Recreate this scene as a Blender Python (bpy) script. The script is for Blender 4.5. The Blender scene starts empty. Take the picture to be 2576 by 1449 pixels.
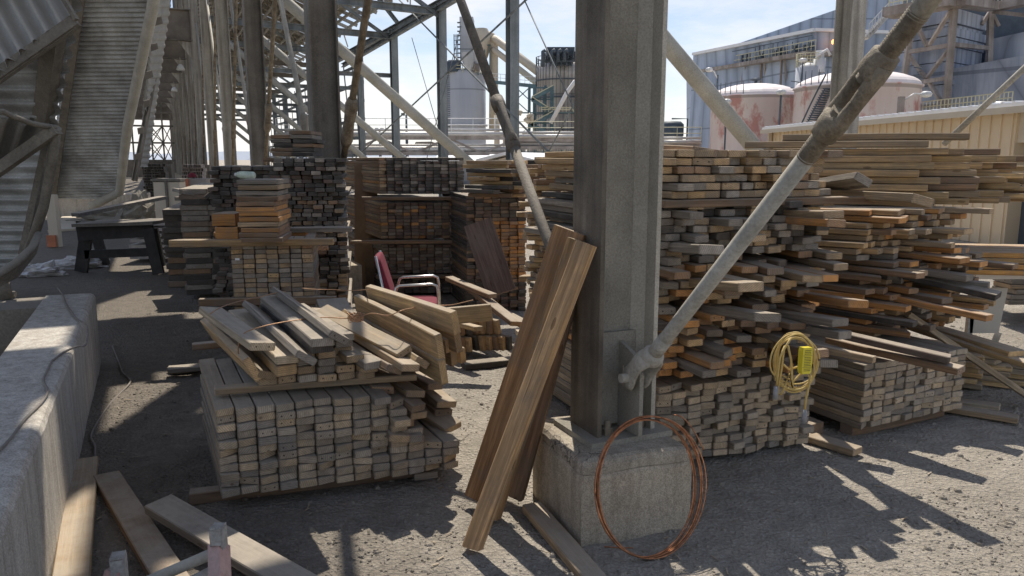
import bpy, math, random
from mathutils import Vector, Matrix, noise
from mathutils.bvhtree import BVHTree
random.seed(7)
SC = bpy.context.scene
COL = SC.collection
R = math.radians
V = Vector
# ------------------------------------------------------------------ camera + survey helpers
# The yard was surveyed from the photograph: rays through photo points are met with real planes
# (ground, stack heights, the lines of the steel frame) to find where things stand.
F_, CX, CY, H = 1932.0, 1288.0, 724.5, 1.65
PT = R(9.53)
def ray(u, v):
    x = (u-CX)/F_; y = (CY-v)/F_
    return V((x, math.cos(PT)+y*math.sin(PT), -math.sin(PT)+y*math.cos(PT)))
EYE = V((0, 0, H))
def G(u, v, z=0.0):
    r = ray(u, v); return EYE + r*((z-H)/r.z)
def D(u, v, y):
    r = ray(u, v); return EYE + r*(y/r.y)
YA = R(24.7)                                   # heading of the steel frame
A = V((-math.sin(YA), math.cos(YA), 0)); B = V((math.cos(YA), math.sin(YA), 0)); Z = V((0, 0, 1))
def AB(a, b, z=0.0): return A*a + B*b + Z*z
def PB(u, v, b):
    r = ray(u, v); return EYE + r*(b/r.dot(B))
def PA(u, v, a):
    r = ray(u, v); return EYE + r*(a/r.dot(A))
cam = bpy.data.cameras.new('camera'); cam.lens = 27.0; cam.sensor_width = 36; cam.clip_start = .05; cam.clip_end = 3000
co = bpy.data.objects.new('camera', cam); COL.objects.link(co)
co.location = EYE; co.rotation_euler = (math.pi/2-PT, 0, 0); SC.camera = co

# ------------------------------------------------------------------ object helpers
def tag(o, label=None, cat=None, group=None, kind=None):
    if label: o['label'] = label
    if cat: o['category'] = cat
    if group: o['group'] = group
    if kind: o['kind'] = kind
    return o
def thing(name, loc, label, cat, group=None):
    o = bpy.data.objects.new(name, None); COL.objects.link(o); o.location = loc
    o.empty_display_size = .2
    return tag(o, label, cat, group)
def worldloc(o):
    p = V(o.location)
    while o.parent: o = o.parent; p += V(o.location)
    return p
def frame(d, up=Z):
    d = V(d).normalized(); s = d.cross(V(up))
    if s.length < 1e-4: s = d.cross(V((0, 1, 0)))
    s.normalize(); return d, s, s.cross(d)
class MB:
    def __init__(s): s.v = []; s.f = []; s.tone = []; s.end = []; s.loc = []; s.sm = []; s.sec = []
    def face(s, idx, tone=None, end=0.0, sm=False):
        s.f.append(idx); s.tone.append(tone or (1, 1, 1)); s.end.append(end); s.sm.append(sm)
    def pt(s, p, l=None, sec=None):
        s.v.append(tuple(p)); s.loc.append(tuple(l if l is not None else p))
        if sec: s.sec.append(sec)
        return len(s.v)-1
    def hexa(s, pts, tone=None):            # 8 points: bottom ring 4, top ring 4
        b = [s.pt(p) for p in pts]
        for q in ((3, 2, 1, 0), (4, 5, 6, 7), (0, 1, 5, 4), (1, 2, 6, 5), (2, 3, 7, 6), (3, 0, 4, 7)):
            s.face([b[i] for i in q], tone)
    def box(s, c, sx, sy, sz, x=V((1, 0, 0)), y=V((0, 1, 0)), z=Z, tone=None):
        c = V(c); x = V(x)*sx/2; y = V(y)*sy/2; z = V(z)*sz/2
        s.hexa([c-x-y-z, c+x-y-z, c+x+y-z, c-x+y-z, c-x-y+z, c+x-y+z, c+x+y+z, c-x+y+z], tone)
    def bar(s, p0, p1, w, h, up=Z, tone=None):    # rectangular bar between points
        p0 = V(p0); p1 = V(p1); d, a, u = frame(p1-p0, up)
        s.box((p0+p1)/2, (p1-p0).length, w, h, d, a, u, tone)
    def ibeam(s, p0, p1, h, b, tf, tw, up=Z):
        p0 = V(p0); p1 = V(p1); d, a, u = frame(p1-p0, up); o = u*(h/2-tf/2)
        s.bar(p0+o, p1+o, b, tf, u); s.bar(p0-o, p1-o, b, tf, u); s.bar(p0, p1, tw, h-2*tf+.001, u)
    def tube(s, pts, r, n=10, caps=True, tone=None):
        pts = [V(p) for p in pts]; rs = r if isinstance(r, (list, tuple)) else [r]*len(pts)
        rings = []; up = None
        for i, p in enumerate(pts):
            d = (pts[min(i+1, len(pts)-1)] - pts[max(i-1, 0)])
            if d.length < 1e-9: d = V((0, 0, 1))
            d.normalize()
            if up is None:
                up = d.cross(V((0.3, 0.2, 1)) if abs(d.z) < .9 else V((1, 0, 0))).normalized()
            up = (up - d*up.dot(d)).normalized(); w = d.cross(up)
            rings.append([s.pt(p + (up*math.cos(2*math.pi*k/n)+w*math.sin(2*math.pi*k/n))*rs[i]) for k in range(n)])
        for i in range(len(rings)-1):
            for k in range(n):
                s.face([rings[i][k], rings[i][(k+1) % n], rings[i+1][(k+1) % n], rings[i+1][k]], tone, sm=True)
        if caps: s.face(rings[0][::-1], tone); s.face(rings[-1], tone)
    def lathe(s, c, prof, n=32, ax=Z, sm=True, a0=0, a1=2*math.pi):   # prof: (radius, height)
        c = V(c); d, a, u = frame(ax, V((0, 1, 0)) if abs(V(ax).normalized().z) > .9 else Z)
        full = abs(a1-a0-2*math.pi) < 1e-6; m = n if full else n+1
        rings = [[s.pt(c+d*h+(a*math.cos(a0+(a1-a0)*k/n)+u*math.sin(a0+(a1-a0)*k/n))*max(r, 1e-4)) for k in range(m)] for r, h in prof]
        for i in range(len(rings)-1):
            for k in range(n):
                j = (k+1) % m; s.face([rings[i][k], rings[i][j], rings[i+1][j], rings[i+1][k]], sm=sm)
    def prism(s, pts, off):                 # polygon extruded by a vector
        off = V(off); a = [s.pt(p) for p in pts]; b = [s.pt(V(p)+off) for p in pts]; n = len(pts)
        s.face(a[::-1]); s.face(b)
        for k in range(n): s.face([a[k], a[(k+1) % n], b[(k+1) % n], b[k]])
    def quad(s, p, tone=None): s.face([s.pt(q) for q in p], tone)
    def corr(s, a, b, c, d, n, amp, nrm, seg=6):   # corrugated sheet a-b (one end) to d-c (other end); ribs run a->b
        a, b, c, d = V(a), V(b), V(c), V(d); nrm = V(nrm).normalized(); prev = None
        prof = [0, 0, 1, 1] if seg == 4 else None
        for i in range(n*seg+1):
            t = i/(n*seg); k = math.sin(2*math.pi*i/seg) if prof is None else (prof[i % 4]*2-1)
            o = nrm*amp*k
            cur = (s.pt(a.lerp(d, t)+o), s.pt(b.lerp(c, t)+o))
            if prev: s.face([prev[0], prev[1], cur[1], cur[0]], sm=seg != 4)
            prev = cur
    def build(s, name, mat, parent=None, label=None, cat=None, group=None, kind=None, org=None):
        me = bpy.data.meshes.new(name)
        if parent is not None: o0 = worldloc(parent)
        elif org is not None: o0 = V(org)
        else:
            xs = [p[0] for p in s.v]; ys = [p[1] for p in s.v]; zs = [p[2] for p in s.v]
            o0 = V(((min(xs)+max(xs))/2, (min(ys)+max(ys))/2, min(zs)))
        me.from_pydata([(p[0]-o0.x, p[1]-o0.y, p[2]-o0.z) for p in s.v], [], s.f)
        t = me.attributes.new('tone', 'FLOAT_COLOR', 'FACE')
        t.data.foreach_set('color', [c for q in s.tone for c in (q[0], q[1], q[2], 1)])
        e = me.attributes.new('isend', 'FLOAT', 'FACE'); e.data.foreach_set('value', s.end)
        l = me.attributes.new('loc', 'FLOAT_VECTOR', 'POINT'); l.data.foreach_set('vector', [c for q in s.loc for c in q])
        if len(s.sec) == len(s.v):
            l = me.attributes.new('sec', 'FLOAT_VECTOR', 'POINT'); l.data.foreach_set('vector', [c for q in s.sec for c in q])
        me.polygons.foreach_set('use_smooth', s.sm)
        me.materials.append(mat); me.update()
        o = bpy.data.objects.new(name, me); COL.objects.link(o)
        if parent is not None: o.parent = parent
        else: o.location = o0
        return tag(o, label, cat, group, kind)

# ------------------------------------------------------------------ materials
def newmat(name):
    m = bpy.data.materials.new(name); m.use_nodes = True; nt = m.node_tree
    return m, nt, nt.nodes['Principled BSDF']
def N(nt, t, **kw):
    n = nt.nodes.new(t)
    for k, v in kw.items():
        if k in n.inputs: n.inputs[k].default_value = v
        else: setattr(n, k, v)
    return n
def ramp(nt, fac, stops):
    r = N(nt, 'ShaderNodeValToRGB'); nt.links.new(fac, r.inputs[0]); e = r.color_ramp.elements
    while len(e) < len(stops): e.new(.5)
    for i, (p, c) in enumerate(stops): e[i].position = p; e[i].color = (*c, 1) if len(c) == 3 else c
    return r.outputs[0]
def mixc(nt, f, a, b, mode='MIX'):
    m = N(nt, 'ShaderNodeMix', data_type='RGBA', blend_type=mode)
    for s, x in ((0, f), (6, a), (7, b)):
        if hasattr(x, 'links'): nt.links.new(x, m.inputs[s])
        else: m.inputs[s].default_value = x if s == 0 else (*x, 1)
    return m.outputs[2]
def mth(nt, op, a, b=None, clamp=False):
    m = N(nt, 'ShaderNodeMath', operation=op, use_clamp=clamp)
    for i, x in enumerate((a, b)):
        if x is None: continue
        if hasattr(x, 'links'): nt.links.new(x, m.inputs[i])
        else: m.inputs[i].default_value = x
    return m.outputs[0]
def noi(nt, vec, scale, detail=4, rough=.6, sc=None):
    if sc:
        mp = N(nt, 'ShaderNodeMapping'); mp.inputs['Scale'].default_value = sc; nt.links.new(vec, mp.inputs[0]); vec = mp.outputs[0]
    n = N(nt, 'ShaderNodeTexNoise', Scale=scale, Detail=detail, Roughness=rough); nt.links.new(vec, n.inputs['Vector']); return n.outputs[0]
def dusty(name, c1, c2, dust=(.34, .30, .24), dustf=.5, scale=4, rough=.7, metal=0.0, bump=.3, streak=0, grit=60, bd=.004):
    """painted or rusted surface: two tones, optional vertical streaks, dust lying on what faces up"""
    m, nt, bs = newmat(name); geo = N(nt, 'ShaderNodeNewGeometry'); pos = geo.outputs['Position']
    a = noi(nt, pos, scale, 6, .65); base = mixc(nt, ramp(nt, a, [(.35, (0, 0, 0)), (.65, (1, 1, 1))]), c1, c2)
    fine = noi(nt, pos, grit, 4, .7)
    base = mixc(nt, .5, base, ramp(nt, fine, [(.3, (.35, .35, .35)), (.7, (.95, .95, .95))]), 'OVERLAY')
    if streak:
        st = noi(nt, pos, streak, 3, .6, (1, 1, .06))
        base = mixc(nt, .55, base, ramp(nt, st, [(.35, (.25, .23, .21)), (.62, (.8, .8, .8))]), 'OVERLAY')
    sep = N(nt, 'ShaderNodeSeparateXYZ'); nt.links.new(geo.outputs['Normal'], sep.inputs[0])
    up = mth(nt, 'MULTIPLY', mth(nt, 'SMOOTH_MAX', sep.outputs[2], 0), dustf, True)
    dn = mth(nt, 'ADD', up, mth(nt, 'MULTIPLY', ramp(nt, noi(nt, pos, scale*2.3, 5, .7), [(.5, (0, 0, 0)), (.75, (1, 1, 1))]), dustf*.5), True)
    base = mixc(nt, dn, base, dust)
    nt.links.new(base, bs.inputs['Base Color']); bs.inputs['Roughness'].default_value = rough; bs.inputs['Metallic'].default_value = metal
    bs.inputs['Specular IOR Level'].default_value = .3
    if bump:
        b = N(nt, 'ShaderNodeBump', Strength=bump, Distance=bd); nt.links.new(fine, b.inputs['Height']); nt.links.new(b.outputs[0], bs.inputs['Normal'])
    return m
def plain(name, c, rough=.6, metal=0.0, var=.25, scale=5):
    m, nt, bs = newmat(name); geo = N(nt, 'ShaderNodeNewGeometry')
    a = noi(nt, geo.outputs['Position'], scale, 5, .7)
    d = tuple(x*(1-var) for x in c); l = tuple(min(1, x*(1+var)) for x in c)
    nt.links.new(ramp(nt, a, [(.3, d), (.7, l)]), bs.inputs['Base Color'])
    bs.inputs['Roughness'].default_value = rough; bs.inputs['Metallic'].default_value = metal; return m
def siding(name, c1, c2, ribs=3.0, horiz=0.35, streak=1.2, rust=None):
    """profiled metal cladding on a far building: rib lines, sheet joints, run-down streaks"""
    m, nt, bs = newmat(name); geo = N(nt, 'ShaderNodeNewGeometry'); pos = geo.outputs['Position']
    sep = N(nt, 'ShaderNodeSeparateXYZ'); nt.links.new(pos, sep.inputs[0])
    h = mth(nt, 'ADD', sep.outputs[0], mth(nt, 'MULTIPLY', sep.outputs[1], .83))
    rb = mth(nt, 'POWER', mth(nt, 'ABSOLUTE', mth(nt, 'SINE', mth(nt, 'MULTIPLY', h, ribs*math.pi))), .35)
    jn = mth(nt, 'LESS_THAN', mth(nt, 'FRACT', mth(nt, 'MULTIPLY', sep.outputs[2], horiz)), .035)
    st = noi(nt, pos, streak, 6, .7, (1, 1, .09)); pa = noi(nt, pos, .12, 4, .6)
    base = mixc(nt, ramp(nt, st, [(.32, (0, 0, 0)), (.66, (1, 1, 1))]), c1, c2)
    base = mixc(nt, .5, base, ramp(nt, pa, [(.3, (.3, .3, .3)), (.7, (.72, .72, .72))]), 'OVERLAY')
    if rust:
        rr = noi(nt, pos, rust[1], 6, .72, (1, 1, .55))
        base = mixc(nt, mth(nt, 'MULTIPLY', ramp(nt, rr, [(rust[2], (0, 0, 0)), (rust[2]+.09, (1, 1, 1))]), .85), base, rust[0])
    base = mixc(nt, mth(nt, 'SUBTRACT', 1, rb), base, tuple(x*.55 for x in c1))
    base = mixc(nt, mth(nt, 'MULTIPLY', jn, .6), base, tuple(x*.4 for x in c1))
    nt.links.new(base, bs.inputs['Base Color']); bs.inputs['Roughness'].default_value = .55
    return m
def wood_mat():
    m, nt, bs = newmat('weathered_wood'); L = nt.links.new
    tone = N(nt, 'ShaderNodeAttribute', attribute_name='tone').outputs['Color']
    loc = N(nt, 'ShaderNodeAttribute', attribute_name='loc').outputs['Vector']
    en = N(nt, 'ShaderNodeAttribute', attribute_name='isend').outputs['Fac']
    g1 = noi(nt, loc, 1.0, 6, .72, (1.6, 38, 55)); g2 = noi(nt, loc, 1.0, 4, .6, (9, 140, 190)); bl = noi(nt, loc, 4.5, 5, .65)
    # end grain: growth rings round a pith off to one side
    mp = N(nt, 'ShaderNodeMapping'); mp.inputs['Scale'].default_value = (0, 1, 1); L(loc, mp.inputs[0])
    wv = N(nt, 'ShaderNodeTexWave', wave_type='RINGS', rings_direction='X', Scale=32, Distortion=3.5, Detail=3); wv.inputs['Detail Scale'].default_value = 3
    L(mp.outputs[0], wv.inputs['Vector'])
    side = mixc(nt, .9, tone, ramp(nt, g1, [(.28, (.30, .28, .27)), (.5, (.62, .62, .62)), (.72, (1.25, 1.2, 1.15))]), 'MULTIPLY')
    side = mixc(nt, .4, side, ramp(nt, g2, [(.3, (.45, .45, .45)), (.7, (1.15, 1.15, 1.15))]), 'MULTIPLY')
    endc = mixc(nt, .55, tone, ramp(nt, wv.outputs[0], [(0, (.5, .48, .46)), (1, (1.15, 1.12, 1.1))]), 'MULTIPLY')
    endc = mixc(nt, .5, endc, ramp(nt, noi(nt, loc, 28, 5, .7), [(.3, (.45, .44, .43)), (.7, (1.1, 1.1, 1.1))]), 'MULTIPLY')
    ck = ramp(nt, noi(nt, loc, 1.0, 3, .55, (.7, 46, 70)), [(.66, (0, 0, 0)), (.70, (1, 1, 1))])
    side = mixc(nt, mth(nt, 'MULTIPLY', ck, .6), side, (.06, .045, .035))
    # end faces: darkened rim, two nail holes, drying splits
    sec = N(nt, 'ShaderNodeAttribute', attribute_name='sec').outputs['Vector']; ss = N(nt, 'ShaderNodeSeparateXYZ'); L(sec, ss.inputs[0])
    ay = mth(nt, 'ABSOLUTE', ss.outputs[1]); az = mth(nt, 'ABSOLUTE', ss.outputs[2]); hw = ss.outputs[0]
    rim = ramp(nt, mth(nt, 'MAXIMUM', ay, az), [(.78, (0, 0, 0)), (1, (1, 1, 1))])
    endc = mixc(nt, mth(nt, 'MULTIPLY', rim, .45), endc, (.10, .085, .07))
    dy = mth(nt, 'MULTIPLY', mth(nt, 'SUBTRACT', ay, .5), hw); dz = mth(nt, 'MULTIPLY', ss.outputs[2], .018)
    dd = mth(nt, 'SQRT', mth(nt, 'ADD', mth(nt, 'MULTIPLY', dy, dy), mth(nt, 'MULTIPLY', dz, dz)))
    sel = mth(nt, 'GREATER_THAN', noi(nt, loc, .35, 1, .5), .64)
    endc = mixc(nt, mth(nt, 'MULTIPLY', mth(nt, 'MULTIPLY', mth(nt, 'LESS_THAN', dd, .0042), sel), .85), endc, (.03, .025, .02))
    vs = N(nt, 'ShaderNodeTexVoronoi', feature='DISTANCE_TO_EDGE', Scale=1.0); m4 = N(nt, 'ShaderNodeMapping'); m4.inputs['Scale'].default_value = (0, 14, 30); L(loc, m4.inputs[0]); L(m4.outputs[0], vs.inputs['Vector'])
    endc = mixc(nt, mth(nt, 'MULTIPLY', mth(nt, 'LESS_THAN', vs.outputs['Distance'], .018), mth(nt, 'MULTIPLY', ramp(nt, bl, [(.5, (0, 0, 0)), (.62, (1, 1, 1))]), .3)), endc, (.05, .04, .03))
    base = mixc(nt, en, side, endc)
    base = mixc(nt, mth(nt, 'MULTIPLY', ramp(nt, bl, [(.42, (0, 0, 0)), (.72, (1, 1, 1))]), .6), base, (.17, .15, .125))
    # knots: rare dark spots
    vo = N(nt, 'ShaderNodeTexVoronoi', Scale=1.0); mp2 = N(nt, 'ShaderNodeMapping'); mp2.inputs['Scale'].default_value = (3.2, 11, 11); L(loc, mp2.inputs[0]); L(mp2.outputs[0], vo.inputs['Vector'])
    kn = mth(nt, 'LESS_THAN', vo.outputs['Distance'], .09); base = mixc(nt, mth(nt, 'MULTIPLY', kn, .55), base, (.09, .05, .025))
    geo = N(nt, 'ShaderNodeNewGeometry'); sep = N(nt, 'ShaderNodeSeparateXYZ'); L(geo.outputs['Normal'], sep.inputs[0])
    up = ramp(nt, sep.outputs[2], [(.55, (0, 0, 0)), (.95, (1, 1, 1))])
    du = mth(nt, 'MULTIPLY', mth(nt, 'MULTIPLY', up, .75), ramp(nt, noi(nt, geo.outputs['Position'], 7, 5, .7), [(.25, (.35, .35, .35)), (.6, (1, 1, 1))]))
    base = mixc(nt, du, base, (.47, .405, .32))
    L(base, bs.inputs['Base Color']); bs.inputs['Roughness'].default_value = .85; bs.inputs['Specular IOR Level'].default_value = .2
    hh = mth(nt, 'ADD', g1, mth(nt, 'MULTIPLY', g2, .5)); hh = mth(nt, 'ADD', hh, mth(nt, 'MULTIPLY', wv.outputs[0], mth(nt, 'MULTIPLY', en, .4)))
    b = N(nt, 'ShaderNodeBump', Strength=.7, Distance=.0035); L(hh, b.inputs['Height']); L(b.outputs[0], bs.inputs['Normal'])
    return m
def ground_mat():
    m, nt, bs = newmat('dusty_gravel'); L = nt.links.new; geo = N(nt, 'ShaderNodeNewGeometry'); pos = geo.outputs['Position']
    a = noi(nt, pos, .5, 6, .65); b = noi(nt, pos, 9, 8, .75); c = noi(nt, pos, 55, 5, .7)
    vo = N(nt, 'ShaderNodeTexVoronoi', Scale=42); L(pos, vo.inputs['Vector']); vo2 = N(nt, 'ShaderNodeTexVoronoi', Scale=95); L(pos, vo2.inputs['Vector'])
    base = mixc(nt, ramp(nt, a, [(.35, (0, 0, 0)), (.65, (1, 1, 1))]), (.53, .465, .37), (.72, .64, .52))
    # browner dirt on the shed side, roof shade deepened in its colour; yard paler
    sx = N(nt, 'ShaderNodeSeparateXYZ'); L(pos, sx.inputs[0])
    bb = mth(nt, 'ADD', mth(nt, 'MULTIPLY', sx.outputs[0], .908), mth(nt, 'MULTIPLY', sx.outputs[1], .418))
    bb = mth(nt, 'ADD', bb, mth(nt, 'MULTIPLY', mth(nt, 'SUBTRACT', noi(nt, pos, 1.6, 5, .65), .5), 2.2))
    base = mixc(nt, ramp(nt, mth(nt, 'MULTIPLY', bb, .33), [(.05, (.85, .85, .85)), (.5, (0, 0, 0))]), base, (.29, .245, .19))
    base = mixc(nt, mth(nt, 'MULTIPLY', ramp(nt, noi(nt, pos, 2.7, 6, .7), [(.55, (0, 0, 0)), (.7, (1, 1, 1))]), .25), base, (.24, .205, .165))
    base = mixc(nt, .55, base, ramp(nt, b, [(.3, (.45, .45, .45)), (.7, (1.15, 1.15, 1.15))]), 'MULTIPLY')
    base = mixc(nt, .5, base, ramp(nt, vo.outputs['Distance'], [(0, (1.2, 1.2, 1.2)), (.45, (.62, .6, .58))]), 'MULTIPLY')
    base = mixc(nt, .35, base, ramp(nt, vo2.outputs['Distance'], [(0, (1.2, 1.2, 1.2)), (.5, (.6, .6, .6))]), 'MULTIPLY')
    hue = N(nt, 'ShaderNodeHueSaturation', Saturation=.85); L(base, hue.inputs['Color'])
    L(hue.outputs[0], bs.inputs['Base Color']); bs.inputs['Roughness'].default_value = .95; bs.inputs['Specular IOR Level'].default_value = .15
    h = mth(nt, 'ADD', mth(nt, 'MULTIPLY', b, 1.2), mth(nt, 'SUBTRACT', mth(nt, 'MULTIPLY', c, .6), mth(nt, 'ADD', mth(nt, 'MULTIPLY', vo.outputs['Distance'], .7), mth(nt, 'MULTIPLY', vo2.outputs['Distance'], .35))))
    bm = N(nt, 'ShaderNodeBump', Strength=1.0, Distance=.022); L(h, bm.inputs['Height']); L(bm.outputs[0], bs.inputs['Normal'])
    return m
def concrete(name, c1, c2, crack=True, bd=.004):
    m, nt, bs = newmat(name); L = nt.links.new; geo = N(nt, 'ShaderNodeNewGeometry'); pos = geo.outputs['Position']
    a = noi(nt, pos, 3, 7, .7); st = noi(nt, pos, 14, 4, .6, (1, 1, .12)); g = noi(nt, pos, 170, 3, .6); g2 = noi(nt, pos, 45, 5, .7)
    base = mixc(nt, ramp(nt, a, [(.35, (0, 0, 0)), (.68, (1, 1, 1))]), c1, c2)
    base = mixc(nt, .4, base, ramp(nt, st, [(.35, (.3, .28, .26)), (.6, (.7, .7, .7))]), 'OVERLAY')
    base = mixc(nt, .55, base, ramp(nt, g, [(.35, (.4, .4, .4)), (.6, (1.2, 1.2, 1.2))]), 'MULTIPLY')
    base = mixc(nt, .5, base, ramp(nt, g2, [(.3, (.55, .55, .55)), (.6, (1.1, 1.1, 1.1))]), 'MULTIPLY')
    if crack:
        vo = N(nt, 'ShaderNodeTexVoronoi', feature='DISTANCE_TO_EDGE', Scale=2.3); wn = N(nt, 'ShaderNodeTexNoise', Scale=9, Detail=5); L(pos, wn.inputs['Vector'])
        mx = N(nt, 'ShaderNodeVectorMath', operation='MULTIPLY_ADD'); L(wn.outputs['Color'], mx.inputs[0]); mx.inputs[1].default_value = (.25, .25, .25); L(pos, mx.inputs[2]); L(mx.outputs[0], vo.inputs['Vector'])
        ck = mth(nt, 'LESS_THAN', vo.outputs['Distance'], .006); base = mixc(nt, mth(nt, 'MULTIPLY', ck, .7), base, (.06, .05, .045))
    L(base, bs.inputs['Base Color']); bs.inputs['Roughness'].default_value = .92; bs.inputs['Specular IOR Level'].default_value = .2
    b = N(nt, 'ShaderNodeBump', Strength=.8, Distance=bd); L(mth(nt, 'ADD', g, g2), b.inputs['Height']); L(b.outputs[0], bs.inputs['Normal'])
    return m
M = {}
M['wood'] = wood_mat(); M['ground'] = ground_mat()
M['pier'] = concrete('pier_concrete', (.43, .365, .275), (.58, .505, .39), bd=.005, crack=False); M['grout'] = concrete('grout_concrete', (.38, .33, .26), (.52, .46, .36), bd=.005)
M['kerb'] = concrete('kerb_concrete', (.48, .435, .37), (.56, .515, .445), crack=False, bd=.0025)
M['steel'] = dusty('dusty_steel', (.27, .255, .225), (.36, .335, .285), dustf=.7, scale=2.5, streak=8)
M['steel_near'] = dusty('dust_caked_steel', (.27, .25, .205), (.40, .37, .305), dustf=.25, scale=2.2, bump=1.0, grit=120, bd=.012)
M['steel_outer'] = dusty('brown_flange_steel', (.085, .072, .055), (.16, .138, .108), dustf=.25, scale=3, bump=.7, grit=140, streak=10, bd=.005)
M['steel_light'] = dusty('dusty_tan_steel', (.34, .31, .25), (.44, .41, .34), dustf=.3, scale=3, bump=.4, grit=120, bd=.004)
M['steel_dark'] = dusty('brown_steel', (.105, .095, .08), (.17, .155, .13), dustf=.5, scale=2, streak=5)
M['steel_far'] = dusty('grey_blue_steel', (.13, .15, .16), (.20, .22, .225), dustf=.25, scale=1.2, streak=3)
M['tube'] = dusty('pale_tube_steel', (.32, .31, .27), (.42, .41, .365), dustf=.5, scale=2)
M['rod'] = dusty('dust_caked_rod', (.10, .08, .058), (.27, .225, .16), dust=(.40, .345, .255), dustf=.75, scale=9, bump=1.0, grit=90, bd=.008)
M['rod_dark'] = dusty('dark_dusty_rod', (.07, .06, .05), (.15, .13, .105), dust=(.30, .265, .21), dustf=.5, scale=9, bump=1.0, grit=90, bd=.006)
M['rod_clean'] = dusty('galvanised_rod', (.25, .235, .20), (.38, .36, .31), dust=(.46, .42, .34), dustf=.7, scale=6, bump=.4)
M['corr'] = dusty('dusty_corrugated_sheet', (.29, .30, .30), (.40, .41, .40), dust=(.46, .43, .38), dustf=.5, scale=.5, bump=.2, streak=2)
M['corr_near'] = dusty('dirty_corrugated_sheet', (.27, .27, .255), (.36, .355, .33), dust=(.42, .37, .29), dustf=.7, scale=1.6, bump=.4)
M['rib'] = dusty('dust_caked_rib', (.12, .105, .085), (.20, .18, .145), dust=(.32, .29, .23), dustf=.8, scale=5, bump=.9, grit=60, bd=.01)
M['gdark'] = dusty('grimy_girder', (.13, .11, .09), (.20, .175, .14), dustf=.3, scale=1.5)
M['copper'] = plain('copper_tube', (.42, .19, .095), .3, .85, .6, 40)
M['wire'] = plain('copper_wire', (.42, .24, .13), .5, .4, .3, 30)
M['yellow'] = plain('yellow_rubber', (.56, .40, .13), .6, 0, .2, 12)
M['yellow_box'] = plain('yellow_plastic', (.72, .60, .04), .4, 0, .06, 12)
M['black'] = plain('black_plastic', (.02, .02, .022), .5)
M['greyplug'] = plain('grey_plastic', (.25, .25, .26), .5)
M['red'] = plain('red_fabric', (.17, .015, .03), .85, 0, .25, 30)
M['chrome'] = plain('chromed_tube', (.62, .60, .56), .25, .8, .2, 20)
M['pinkwood'] = dusty('faded_red_timber', (.38, .20, .17), (.46, .28, .24), dust=(.45, .38, .33), dustf=.5, scale=12, grit=40)
M['galv'] = dusty('galvanised_bracket', (.26, .255, .24), (.40, .39, .37), dustf=.5, scale=24, metal=.3)
M['cord'] = plain('dusty_cord', (.22, .19, .16), .8)
M['black_timber'] = plain('black_timber', (.05, .045, .04), .85, 0, .3, 8)
M['ply'] = plain('brown_plywood', (.20, .135, .085), .8, 0, .3, 3)
M['white'] = plain('white_paint', (.75, .74, .72), .6, 0, .1, 3)
M['silo'] = siding('silo_shell', (.50, .51, .53), (.62, .63, .65), .05, .18, .5)
M['silo2'] = siding('panelled_tank_shell', (.42, .40, .39), (.56, .54, .52), .45, .22, .5, rust=((.20, .12, .10), .5, .62))
M['blue'] = siding('blue_grey_cladding', (.25, .31, .41), (.40, .47, .58), .55, .16, .3, rust=((.20, .15, .13), .35, .66))
M['blue2'] = siding('weathered_grey_cladding', (.22, .26, .33), (.48, .52, .60), .8, .12, .7)
M['pink'] = siding('faded_pink_tank', (.70, .60, .58), (.80, .73, .71), .02, .16, .35, rust=((.52, .22, .20), .55, .515))
M['dome'] = plain('white_dome', (.80, .72, .69), .6, 0, .06, .6)
M['beige'] = plain('beige_cladding', (.70, .56, .38), .5, 0, .07, .5)
M['beige2'] = plain('pale_beige_cladding', (.58, .50, .38), .55, 0, .1, .5)
M['roofw'] = plain('white_roof_sheet', (.80, .80, .80), .5, 0, .05, 1)
M['rackpipe'] = plain('insulated_pipe', (.55, .53, .50), .4, .3, .25, .4)
M['rust'] = dusty('rusty_frame', (.20, .17, .15), (.32, .285, .26), dustf=.3, scale=.6, streak=1)
M['yrail'] = plain('yellow_rail', (.60, .56, .38), .6, 0, .15, 1)
M['teal'] = plain('teal_steel', (.10, .17, .19), .6, 0, .3, 1)
M['bgdark'] = plain('dark_equipment', (.07, .09, .11), .6, 0, .3, 1)
M['glass_plastic'] = plain('clear_plastic', (.60, .68, .55), .25, 0, .2, 20)
M['stand'] = plain('beige_sheet_metal', (.50, .47, .40), .6, 0, .1, 3)
M['film'] = plain('plastic_film', (.55, .53, .50), .4, 0, .25, 15)
M['lampw'] = plain('lamp_housing', (.62, .62, .60), .4)
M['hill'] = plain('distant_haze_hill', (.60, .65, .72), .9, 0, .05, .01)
def lit(name, c, s):
    m, nt, bs = newmat(name); bs.inputs['Emission Color'].default_value = (*c, 1); bs.inputs['Emission Strength'].default_value = s
    bs.inputs['Base Color'].default_value = (*c, 1); return m
M['lamp_on'] = lit('lit_orange_lamp', (1, .42, .12), 4.0)
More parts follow.
